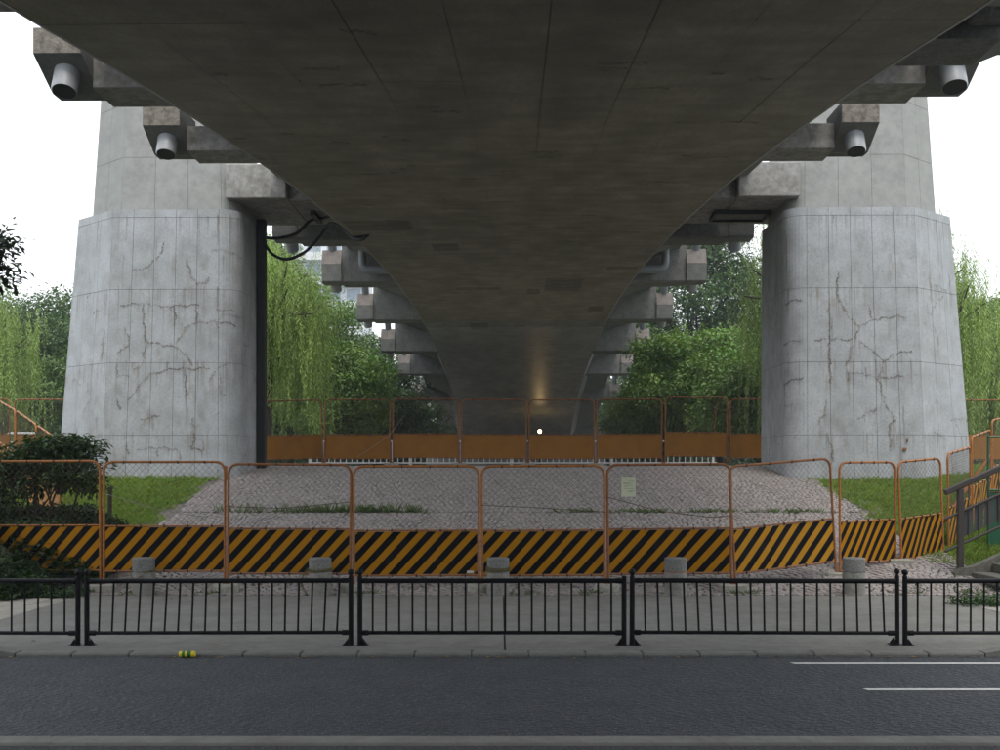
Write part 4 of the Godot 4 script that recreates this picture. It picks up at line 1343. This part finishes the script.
# deciduous tree: trunk and limbs, crown of many leaf sprays gathered in clumps
func broadleaf(label: String, at: Vector3, height: float, rad: Vector3, base: Color, sprays: int, meshes: Array, group: String, low := 0.25, size := 1.0) -> void:
	var o := thing("broadleaf_tree", label, "tree", at, 0.0, group)
	var b := MB.new()
	var fork := height * low * 0.9
	limb(b, Vector3(0, -0.3, 0), Vector3(0, fork, 0), height * 0.028, height * 0.021, 0.1)
	var cy := height - rad.y
	var clumps := []
	var n := 26
	for k in n:
		var z := 1.0 - 2.0 * (k + 0.5) / n
		var a := k * 2.39996 + rng.randf() * 0.6
		var q := sqrt(1.0 - z * z)
		var rr := rng.randf_range(0.45, 0.88)
		var c := Vector3(cos(a) * q * rad.x, z * rad.y, sin(a) * q * rad.z) * rr + Vector3(0, cy, 0)
		clumps.append([c, rng.randf_range(0.26, 0.42), rng.randf_range(0.75, 1.2)])
		limb(b, Vector3(0, rng.randf_range(fork * 0.8, maxf(fork, cy * 0.85)), 0), c, height * 0.011, height * 0.003, rad.x * 0.08)
	build("trunk", b, M.bark, o)
	var xf := []
	var cols := []
	for k in sprays:
		var c = clumps[rng.randi() % n]
		var v := Vector3(rng.randfn(), rng.randfn(), rng.randfn()).normalized() * pow(rng.randf(), 0.4)
		var p: Vector3 = c[0] + v * Vector3(rad.x, rad.y * 0.75, rad.z) * c[1]
		var bs := Basis(Vector3.UP, rng.randf() * TAU) * Basis(Vector3.RIGHT, rng.randfn(0, 0.3))
		xf.append(Transform3D(bs.scaled(Vector3.ONE * rng.randf_range(0.7, 1.25) * size), p))
		var s: float = c[2] * rng.randf_range(0.75, 1.25)
		cols.append(Color(base.r * s * rng.randf_range(0.85, 1.2), base.g * s, base.b * s * rng.randf_range(0.8, 1.2)))
	scatter("crown", meshes[rng.randi() % 3], M.leaf, xf, cols, o).set_meta("kind", "stuff")

func strand_mesh(len_: float, seed_: int) -> ArrayMesh:
	var r := RandomNumberGenerator.new()
	r.seed = seed_
	var b := MB.new()
	var n := int(len_ / 0.045)
	var bend := Vector3(r.randfn(0, 0.12), 0, r.randfn(0, 0.12))
	for k in n:
		var t := float(k) / n
		var p := Vector3(0, -t * len_, 0) + bend * sin(t * 2.5) * len_ * 0.4 + Vector3(r.randfn(0, 0.015), 0, r.randfn(0, 0.015))
		var a := r.randf() * TAU
		var dir := Vector3(cos(a) * 0.55, -0.85, sin(a) * 0.55).normalized()
		var sd := dir.cross(Vector3(sin(a * 3.0), 0.4, cos(a * 3.0))).normalized()
		var l := r.randf_range(0.1, 0.16)
		b.tri(p, p + dir * l * 0.45 + sd * 0.012, p + dir * l, null)
		b.tri(p, p + dir * l, p + dir * l * 0.45 - sd * 0.012, null)
	return b.mesh()

func willow(label: String, at: Vector3, height: float, rad: float, base: Color, strands: int, group: String) -> void:
	var o := thing("willow_tree", label, "tree", at, 0.0, group)
	var b := MB.new()
	limb(b, Vector3(0, -0.3, 0), Vector3(0.2, height * 0.45, 0), height * 0.035, height * 0.022, 0.15)
	var tips := []
	for k in 34:
		var a := k * 2.39996 + rng.randf() * 0.5
		var q := sqrt((k + 0.5) / 34.0)
		var c := Vector3(cos(a) * q * rad, height * (1.0 - 0.34 * q * q) * rng.randf_range(0.86, 1.0), sin(a) * q * rad)
		tips.append([c, rng.randf_range(0.7, 1.3)])
		limb(b, Vector3(0.2 * q, height * rng.randf_range(0.35, 0.6), 0), c * 0.86, height * 0.01, height * 0.002, rad * 0.1)
	build("trunk", b, M.bark, o)
	var ms := strand_mesh(1.8, rng.randi() % 50)
	var xf := []
	var cols := []
	for k in strands:
		var e = tips[rng.randi() % tips.size()]
		var t := sqrt(rng.randf())
		var p: Vector3 = Vector3(0, height * 0.75, 0).lerp(e[0], t) + Vector3(rng.randfn(0, 0.09) * rad, rng.randf_range(-0.22, 0.05) * height, rng.randfn(0, 0.09) * rad)
		if rng.randf() < 0.5: p.y -= rng.randf() * height * 0.32 * t
		xf.append(Transform3D(Basis(Vector3.UP, rng.randf() * TAU).scaled(Vector3(1.2, rng.randf_range(0.6, 1.5), 1.2)), p))
		var s: float = e[1] * rng.randf_range(0.7, 1.3)
		cols.append(Color(base.r * s, base.g * s, base.b * s * rng.randf_range(0.8, 1.2)))
	scatter("crown", ms, M.leaf, xf, cols, o).set_meta("kind", "stuff")

func make_plants() -> void:
	var mid := [leaf_spray(18, 0.42, 0.19, 0.11, 1), leaf_spray(18, 0.5, 0.17, 0.1, 2), leaf_spray(22, 0.55, 0.19, 0.1, 3)]
	var big := [leaf_spray(20, 0.7, 0.28, 0.17, 4), leaf_spray(20, 0.8, 0.26, 0.16, 5), leaf_spray(24, 0.8, 0.28, 0.15, 6)]
	var small := [leaf_spray(14, 0.2, 0.13, 0.055, 7), leaf_spray(14, 0.22, 0.14, 0.055, 8), leaf_spray(16, 0.25, 0.13, 0.05, 9)]
	var gy := ground_y(60)
	var dark := Color(0.09, 0.155, 0.055)
	var green := Color(0.125, 0.215, 0.055)
	var lightg := Color(0.165, 0.27, 0.065)
	var wil := Color(0.26, 0.36, 0.1)
	var g := "trees in the park behind the bridge"
	willow("tall yellowish willow seen just right of the left tower", V(-8.6, gy, 43.5), 9.6, 2.9, wil, 2300, g)
	broadleaf("green tree between the willow and the left brackets", V(-10.6, gy, 60), 10.2, Vector3(4.6, 4.4, 4.4), green, 2600, mid, g, 0.2)
	broadleaf("bright green low tree under the left brackets", V(-7.6, gy, 56), 6.3, Vector3(3.2, 2.8, 3.0), lightg, 1700, mid, g, 0.15)
	broadleaf("dark tree at the deck's left foot behind the far fence", V(-8.4, gy, 72), 8.6, Vector3(4.2, 4.0, 4.0), dark, 2200, mid, g, 0.1)
	broadleaf("tall dark tree behind the left willow", V(-17.5, gy, 84), 16.0, Vector3(6.5, 6.8, 6), dark, 2400, big, g, 0.25)
	broadleaf("tall dark tree beyond the right brackets", V(12.2, gy, 78), 17.0, Vector3(6.0, 7.0, 5.6), dark, 2300, big, g, 0.22)
	broadleaf("bright spreading tree under the right brackets", V(10.4, gy, 57), 7.2, Vector3(4.6, 3.3, 3.8), lightg, 2700, mid, g, 0.14)
	broadleaf("small bright tree in front of the right abutment", V(8.0, gy, 60), 5.0, Vector3(2.7, 2.4, 2.6), green, 1500, mid, g, 0.1)
	broadleaf("low green tree against the right tower", V(11.3, gy, 50), 5.0, Vector3(2.8, 2.4, 2.6), green, 1500, mid, g, 0.1)
	willow("willow trailing just left of the right tower", V(11.3, gy, 45.5), 11.8, 2.6, Color(0.17, 0.245, 0.06), 1500, g)
	willow("willow showing thin strands right of the right tower", V(14.0, gy, 39), 8.9, 2.4, wil, 1500, g)
	# left of the left tower
	broadleaf("big dark tree between the left edge and the left tower", V(-23.5, gy, 61), 9.6, Vector3(5.2, 4.4, 5.0), dark * 1.1, 2900, mid, g, 0.2)
	broadleaf("lower green tree right beside the left tower's outer edge", V(-18.6, gy, 56), 6.0, Vector3(3.0, 2.8, 3.0), green, 1500, mid, g, 0.12)
	broadleaf("distant tree filling the gap at the left edge", V(-36, gy, 80), 12.5, Vector3(7, 5.5, 6), green, 2000, big, g, 0.15)
	willow("light green willow at the left edge of the picture", V(-19.6, gy, 44), 8.0, 2.7, wil, 2200, g)
	# right of the right tower
	broadleaf("green tree right of the right tower", V(25.2, gy, 62), 9.4, Vector3(5.0, 4.2, 5.0), green, 2900, mid, g, 0.18)
	broadleaf("low dark tree at the right tower's outer edge", V(21.5, gy, 58), 6.4, Vector3(3.4, 3.0, 3.0), dark, 1600, mid, g, 0.12)
	willow("light green willow at the right edge of the picture", V(19.6, gy, 46), 7.2, 2.1, wil, 1700, g)
	broadleaf("dark round tree left of the deck's far landing", V(-9.6, gy, 93), 9.8, Vector3(4.6, 4.6, 4), dark, 1500, mid, g, 0.1)
	broadleaf("dark round tree right of the deck's far landing", V(11.6, gy, 93), 10.2, Vector3(4.8, 4.8, 4), dark, 1500, mid, g, 0.1)
	# low hedge masses close the view at ground level
	for e in [[-6.5, 64.0, 4.2, "dark shrub mass behind the far fence left of the deck"], [9.5, 70.0, 5.0, "dark shrub mass behind the far fence right of the deck"], [-13.5, 66.0, 5.0, "dark shrub mass behind the left willow"], [15.5, 66.0, 5.0, "dark shrub mass behind the right willow"], [-26.0, 52.0, 3.4, "dark shrub mass at the foot of the left edge trees"], [23.0, 50.0, 3.2, "dark shrub mass at the foot of the right edge trees"]]:
		broadleaf(e[3], V(e[0], gy, e[1]), e[2], Vector3(3.6, e[2] * 0.5, 2.4), dark, 1500, mid, "shrubs behind the far fence", 0.05)
	for e in [[-43.0, 13.5, "far park tree beyond the willow at the left edge"], [-21.0, 13.0, "far park tree beyond the willow by the left tower"], [-12.5, 9.0, "low far park tree left of the far end of the deck"], [13.0, 9.5, "low far park tree right of the far end of the deck"], [21.5, 14.0, "far park tree beyond the willow by the right tower"], [44.0, 13.0, "far park tree beyond the willow at the right edge"]]:
		broadleaf(e[2], V(e[0], gy, 112.0 + rng.randf_range(-4, 6)), e[1], Vector3(7.0, e[1] * 0.5, 4), dark, 1200, big, "far park trees along the horizon", 0.1, 1.3)
	var hg := thing("far_hedge", "long dark hedge closing the park behind all the trees", "hedge", V(0, gy, 98))
	var hb := MB.new()
	hb.bx(Vector3(0, 1.6, -0.8), Vector3(150, 3.2, 1.4), 0.2)
	build("branches", hb, M.bark, hg)
	var hx := []
	var hc := []
	for k in 4200:
		hx.append(Transform3D(Basis(Vector3.UP, rng.randf() * TAU), Vector3(rng.randf_range(-75, 75), rng.randf_range(0.1, 3.7), rng.randf_range(-0.3, 0.5))))
		var q := rng.randf_range(0.6, 1.3)
		hc.append(Color(dark.r * q, dark.g * q, dark.b * q))
	scatter("foliage", big[0], M.leaf, hx, hc, hg).set_meta("kind", "stuff")
	# tree whose dark branch enters at the left edge
	broadleaf("dark leafy branch of a nearby tree at the left edge", V(-8.95, 0.0, 16.5), 6.0, Vector3(2.2, 0.95, 1.8), Color(0.022, 0.042, 0.016), 2600, small, "trees beside the pavement", 0.55)
	for e in [[-11.0, -9.0, 10.5, "added unseen tree shading the near side, left of the near abutment"], [-18.5, -12.0, 11.0, "added unseen tree shading the near side, second left of the near abutment"], [-27.0, -9.0, 10.0, "added unseen tree shading the near side, far left"], [11.5, -9.5, 10.5, "added unseen tree shading the near side, right of the near abutment"], [19.0, -11.0, 11.0, "added unseen tree shading the near side, second right of the near abutment"], [27.5, -9.0, 10.0, "added unseen tree shading the near side, far right"]]:
		broadleaf(e[3], V(e[0], -0.2, e[1]), e[2], Vector3(4.6, 4.3, 4.2), green, 1500, big, "added shade trees behind the viewpoint", 0.2, 1.1)  # out-of-view trees, added to cut the light from behind the camera
	# bush in front of the left bank fence
	var o := thing("bush", "dark glossy bush leaning in front of the left tower", "bush", V(-7.9, 0.15, 20.6))
	var b := MB.new()
	for k in 9:
		limb(b, Vector3(rng.randfn(0, 0.12), 0, 0), Vector3(rng.randf_range(-0.9, 0.85), rng.randf_range(1.6, 2.25), rng.randf_range(-0.4, 0.4)), 0.03, 0.008, 0.2)
	build("stem", b, M.bark, o)
	var xf := []
	var cols := []
	for k in 460:
		var x := rng.randf_range(-1.1, 0.92)
		var topy := 2.35 - 0.42 * pow(absf(x - 0.35), 1.5)
		var p := Vector3(x, topy - pow(rng.randf(), 1.6) * 0.85, rng.randfn(0, 0.28))
		xf.append(Transform3D(Basis(Vector3.UP, rng.randf() * TAU).scaled(Vector3.ONE * rng.randf_range(0.7, 1.2)), p))
		var s := rng.randf_range(0.6, 1.3)
		cols.append(Color(0.034 * s, 0.072 * s, 0.018 * s))
	scatter("foliage", small[0], M.leaf, xf, cols, o).set_meta("kind", "stuff")
	# ivy over the left corner
	xf = []; cols = []
	for k in 9000:
		var x := rng.randf_range(-10.0, -6.0)
		var d := rng.randf_range(17.6, 21.6)
		var hgt := clampf((-6.75 - x) * 0.85 - maxf(0.0, (18.1 - d)) * 0.9, 0.0, 1.25) * (0.82 + 0.18 * sin(x * 5.0 + d * 4.0))
		if d > 18.85: hgt = clampf((-6.35 - x) * 0.5 + 0.25, 0.15, 0.75) + ground_y(d)
		elif x > -6.9 and rng.randf() < 0.72: continue
		elif d < 18.0 and x > -7.2: continue
		if x > -6.35: continue
		var up := hgt + rng.randf_range(-0.18, 0.06)
		xf.append(Transform3D(Basis(Vector3.UP, rng.randf() * TAU) * Basis(Vector3.RIGHT, rng.randfn(0.3, 0.4)) * Basis().scaled(Vector3.ONE * rng.randf_range(0.55, 1.0)), V(x, maxf(up, 0.02), d)))
		var s := rng.randf_range(0.6, 1.5)
		cols.append(Color(0.027 * s, 0.062 * s, 0.015 * s))
	var iv := scatter("ivy", leaf_spray(10, 0.16, 0.085, 0.075, 21, 0.1), M.leaf, xf, cols, self)
	iv.set_meta("kind", "stuff")
	meta(iv, "dark ivy heaped over the left end of the striped fence", "ivy")
	b = MB.new()   # the heap under the ivy
	for i in 10:
		for j in 6:
			var q := []
			for e in [[0, 0], [1, 0], [1, 1], [0, 1]]:
				var x: float = -10.2 + (i + e[0]) * 0.33
				var d: float = 17.9 + (j + e[1]) * 0.16
				q.append(V(x, clampf((-6.95 - x) * 0.85 - maxf(0.0, 18.2 - d) * 2.2, -0.05, 1.0), d))
			b.quad(q[0], q[1], q[2], q[3], Vector3.UP)
	structure("earth_bank", b, M.soil)
	# lawns
	var tuft := MB.new()
	for k in 7:
		var a := k * 2.4
		var dir := Vector3(cos(a), 0, sin(a))
		var sd := Vector3(-sin(a), 0, cos(a)) * 0.006
		var l := 0.06 + 0.012 * (k % 4)
		var p := dir * 0.02 * (k % 3)
		tuft.tri(p - sd, p + sd, p + dir * l * 0.45 + Vector3(0, l * 0.7, 0), null)
		tuft.tri(p + sd * 0.8, p + dir * l * 0.45 + Vector3(0, l * 0.7, 0), p + dir * l * 0.95 + Vector3(0, l, 0), null)
	var tmesh := tuft.mesh()
	for e in [[-15.0, -6.85, 20.2, 35.0, "mown grass bank in front of the left tower", -1.0], [7.45, 16.0, 20.6, 35.0, "mown grass bank in front of the right tower", 1.0]]:
		xf = []; cols = []
		for k in 16000:
			var x := rng.randf_range(e[0], e[1])
			var d := rng.randf_range(e[2], e[3])
			if d > 29.5 and rng.randf() < 0.5: continue
			var edge := 6.85 + 0.22 * sin(d * 2.3) + 0.12 * sin(d * 7.1)
			if e[5] < 0 and (-x < edge): continue
			if e[5] > 0 and x < edge + 0.7 - (0.5 if d > 27.0 else 0.0): continue
			if d < 22.6 and absf(x) < 7.3: continue
			xf.append(Transform3D(Basis(Vector3.UP, rng.randf() * TAU).scaled(Vector3(1.5, rng.randf_range(0.8, 1.7), 1.5)), V(x, ground_y(d) - 0.06, d)))
			var s := rng.randf_range(0.7, 1.35)
			cols.append(Color(0.17 * s * rng.randf_range(0.8, 1.3), 0.27 * s, 0.035 * s))
		var gr := scatter("lawn", tmesh, M.grass, xf, cols, self)
		gr.set_meta("kind", "stuff")
		meta(gr, e[4], "grass")
	# weeds: in the joint across the slope, at the edges
	xf = []; cols = []
	for k in 230:
		var c: float = [-5.4, -4.6, -3.9, -3.3, -2.9, -2.6, -1.9, 1.6, 2.7, 3.2, 4.3, 5.0, 5.9, 6.3][rng.randi() % 14]
		var x: float = c + rng.randfn(0, 0.22)
		var d := 24.93 + rng.randfn(0, 0.03)
		xf.append(Transform3D(Basis(Vector3.UP, rng.randf() * TAU).scaled(Vector3(1.3, rng.randf_range(0.6, 2.2) * (1.4 if x < -1.5 else 0.8), 1.3)), V(x, ground_y(d) - 0.03, d)))
		var s := rng.randf_range(0.7, 1.3)
		cols.append(Color(0.085 * s, 0.15 * s, 0.025 * s))
	for k in 500:
		var x := rng.randf_range(-6.6, 7.6)
		var d := 18.62 + rng.randfn(0, 0.12)
		if sin(x * 2.1) + sin(x * 5.3) < 0.7: continue
		xf.append(Transform3D(Basis(Vector3.UP, rng.randf() * TAU).scaled(Vector3(0.8, rng.randf_range(0.3, 0.8), 0.8)), V(x, 0.0, d)))
		cols.append(Color(0.07, 0.12, 0.02))
	for k in 260:
		var d := 35.0 + rng.randfn(0, 0.2)
		xf.append(Transform3D(Basis(Vector3.UP, rng.randf() * TAU).scaled(Vector3(1.2, rng.randf_range(0.6, 1.3), 1.2)), V(rng.randf_range(5.6, 7.2), ground_y(d) - 0.02, d)))
		cols.append(Color(0.09, 0.16, 0.02))
	var wd := scatter("weeds", tmesh, M.grass, xf, cols, self)
	wd.set_meta("kind", "stuff")
	meta(wd, "weeds growing in the joint across the paved slope", "weeds")
	xf = []; cols = []
	for k in 420:
		xf.append(Transform3D(Basis(Vector3.UP, rng.randf() * TAU).scaled(Vector3.ONE * rng.randf_range(0.5, 0.9)), V(rng.randf_range(6.5, 9.2), rng.randf_range(0.0, 0.1), rng.randf_range(16.8, 17.4) if rng.randf() < 0.85 else rng.randf_range(18.6, 20.6))))
		var s := rng.randf_range(0.6, 1.4)
		cols.append(Color(0.035 * s, 0.085 * s, 0.015 * s))
	var gc := scatter("ground_cover", leaf_spray(10, 0.15, 0.08, 0.06, 22, 0.0), M.leaf, xf, cols, self)
	gc.set_meta("kind", "stuff")
	meta(gc, "low leafy ground cover at the foot of the stair", "plants")
	print("plants ", Time.get_ticks_msec())

# ------------------------------------------------------------------ scene
func _ready() -> void:
	rng.seed = 20240611
	# camera: level, with the lens shifted up
	var cam := Camera3D.new()
	cam.name = "camera"
	cam.projection = Camera3D.PROJECTION_FRUSTUM
	cam.near = 0.1
	cam.far = 900.0
	cam.size = 0.1 * 750.0 / 1200.0
	cam.frustum_offset = Vector2(0.0, 0.1 * 95.0 / 1200.0)
	cam.position = Vector3(0, 1.923, 0)
	add_child(cam)
	cam.current = true
	# overcast sky
	var sky := ProceduralSkyMaterial.new()
	sky.sky_top_color = Color(0.93, 0.95, 0.98)
	sky.sky_horizon_color = Color(0.95, 0.96, 0.975)
	sky.sky_curve = 0.3
	sky.ground_bottom_color = Color(0.3, 0.3, 0.29)
	sky.ground_horizon_color = Color(0.6, 0.62, 0.62)
	sky.sun_angle_max = 1.0
	var env := Environment.new()
	env.background_mode = Environment.BG_SKY
	env.sky = Sky.new()
	env.sky.sky_material = sky
	env.background_energy_multiplier = 1.0
	env.tonemap_mode = Environment.TONE_MAPPER_LINEAR
	env.tonemap_exposure = 2.0
	env.sdfgi_enabled = true
	env.ssao_enabled = true
	env.ssil_enabled = true
	env.fog_enabled = true
	env.fog_density = 0.0008
	env.fog_light_color = Color(0.86, 0.9, 0.95)
	var we := WorldEnvironment.new()
	we.name = "environment"
	we.environment = env
	add_child(we)
	var sun := DirectionalLight3D.new()
	sun.name = "sun"
	sun.light_energy = 0.3
	sun.light_angular_distance = 25.0
	sun.light_color = Color(1.0, 0.98, 0.95)
	sun.shadow_enabled = true
	sun.rotation_degrees = Vector3(-62, 18, 0)
	add_child(sun)
	make_materials()
	make_ground()
	make_bridge()
	var cr := [[[0.99, 6.71], [0.93, 6.19], [1.15, 5.77], [1.41, 5.45], [1.54, 5.43]], [[1.54, 5.43], [1.93, 5.55], [2.44, 5.64], [2.70, 5.61]], [[1.51, 5.42], [1.35, 4.97], [1.18, 4.52], [1.15, 4.42]], [[1.51, 5.03], [1.80, 4.81], [2.09, 4.55], [2.05, 4.32], [1.93, 4.16], [2.09, 3.61]], [[2.09, 4.55], [2.38, 4.71], [2.83, 4.81]], [[0.35, 5.06], [0.77, 5.08], [1.35, 5.06]], [[1.18, 4.29], [1.60, 4.23], [1.99, 4.14], [2.57, 4.18]], [[1.18, 4.29], [1.22, 4.07]], [[1.76, 5.90], [1.83, 5.55]], [[0.73, 6.00], [0.77, 5.42], [0.73, 4.84], [0.77, 4.00]], [[-0.46, 5.97], [0.06, 6.05]], [[-0.46, 4.03], [0.12, 4.16]], [[-0.52, 5.00], [0.06, 5.06]], [[0.64, 3.61], [0.62, 3.29], [0.44, 3.03]], [[2.05, 3.61], [2.31, 3.16], [2.18, 2.91], [2.22, 2.39]], [[1.41, 3.16], [1.93, 3.42]], [[0.64, 2.84], [0.77, 2.45], [0.80, 2.13]]]
	var cl := [[[1.25, 7.50], [1.36, 7.16], [1.50, 7.01], [1.74, 6.86], [2.11, 6.76]], [[0.65, 7.03], [0.53, 6.65], [0.38, 6.42], [0.10, 6.52], [0.10, 6.65]], [[2.34, 5.94], [1.87, 5.98], [1.53, 5.94], [1.19, 5.91], [0.31, 5.94]], [[1.77, 5.94], [1.74, 5.54], [1.67, 5.06], [1.74, 4.52], [1.94, 4.39]], [[1.67, 5.06], [1.19, 4.96], [0.92, 4.90], [0.65, 4.73], [0.45, 4.46]], [[0.86, 5.06], [0.65, 5.40], [0.38, 5.50], [-0.09, 5.54], [-0.63, 5.47]], [[2.07, 3.64], [1.80, 3.98], [1.53, 4.25], [0.99, 4.39], [0.45, 4.39], [0.04, 4.41]], [[2.38, 4.52], [2.38, 4.22], [2.07, 4.22]], [[2.21, 5.40], [2.07, 4.96], [2.38, 4.79]], [[-0.16, 5.84], [-0.63, 5.81]], [[0.65, 4.39], [0.62, 3.71]], [[0.96, 5.91], [0.92, 5.47]], [[0.38, 5.94], [0.38, 5.54]], [[1.80, 2.44], [1.33, 2.47], [0.86, 2.44], [0.72, 2.20]], [[1.30, 2.44], [1.30, 2.23]], [[2.07, 2.57], [2.04, 2.30]], [[0.45, 3.18], [0.38, 2.84], [0.45, 2.44], [0.18, 2.42], [0.18, 2.71]], [[2.34, 3.65], [2.28, 3.38]], [[1.74, 3.15], [1.26, 3.25]]]
	make_leg(-1.0, "left concrete tower leg, cracked, with a black cable duct", cl, 0.18, 51)
	make_leg(1.0, "right concrete tower leg with long forked cracks", cr, -0.19, 52)
	make_fences()
	make_guard_rail()
	make_bollards()
	make_stairs()
	make_small_things()
	make_plants()
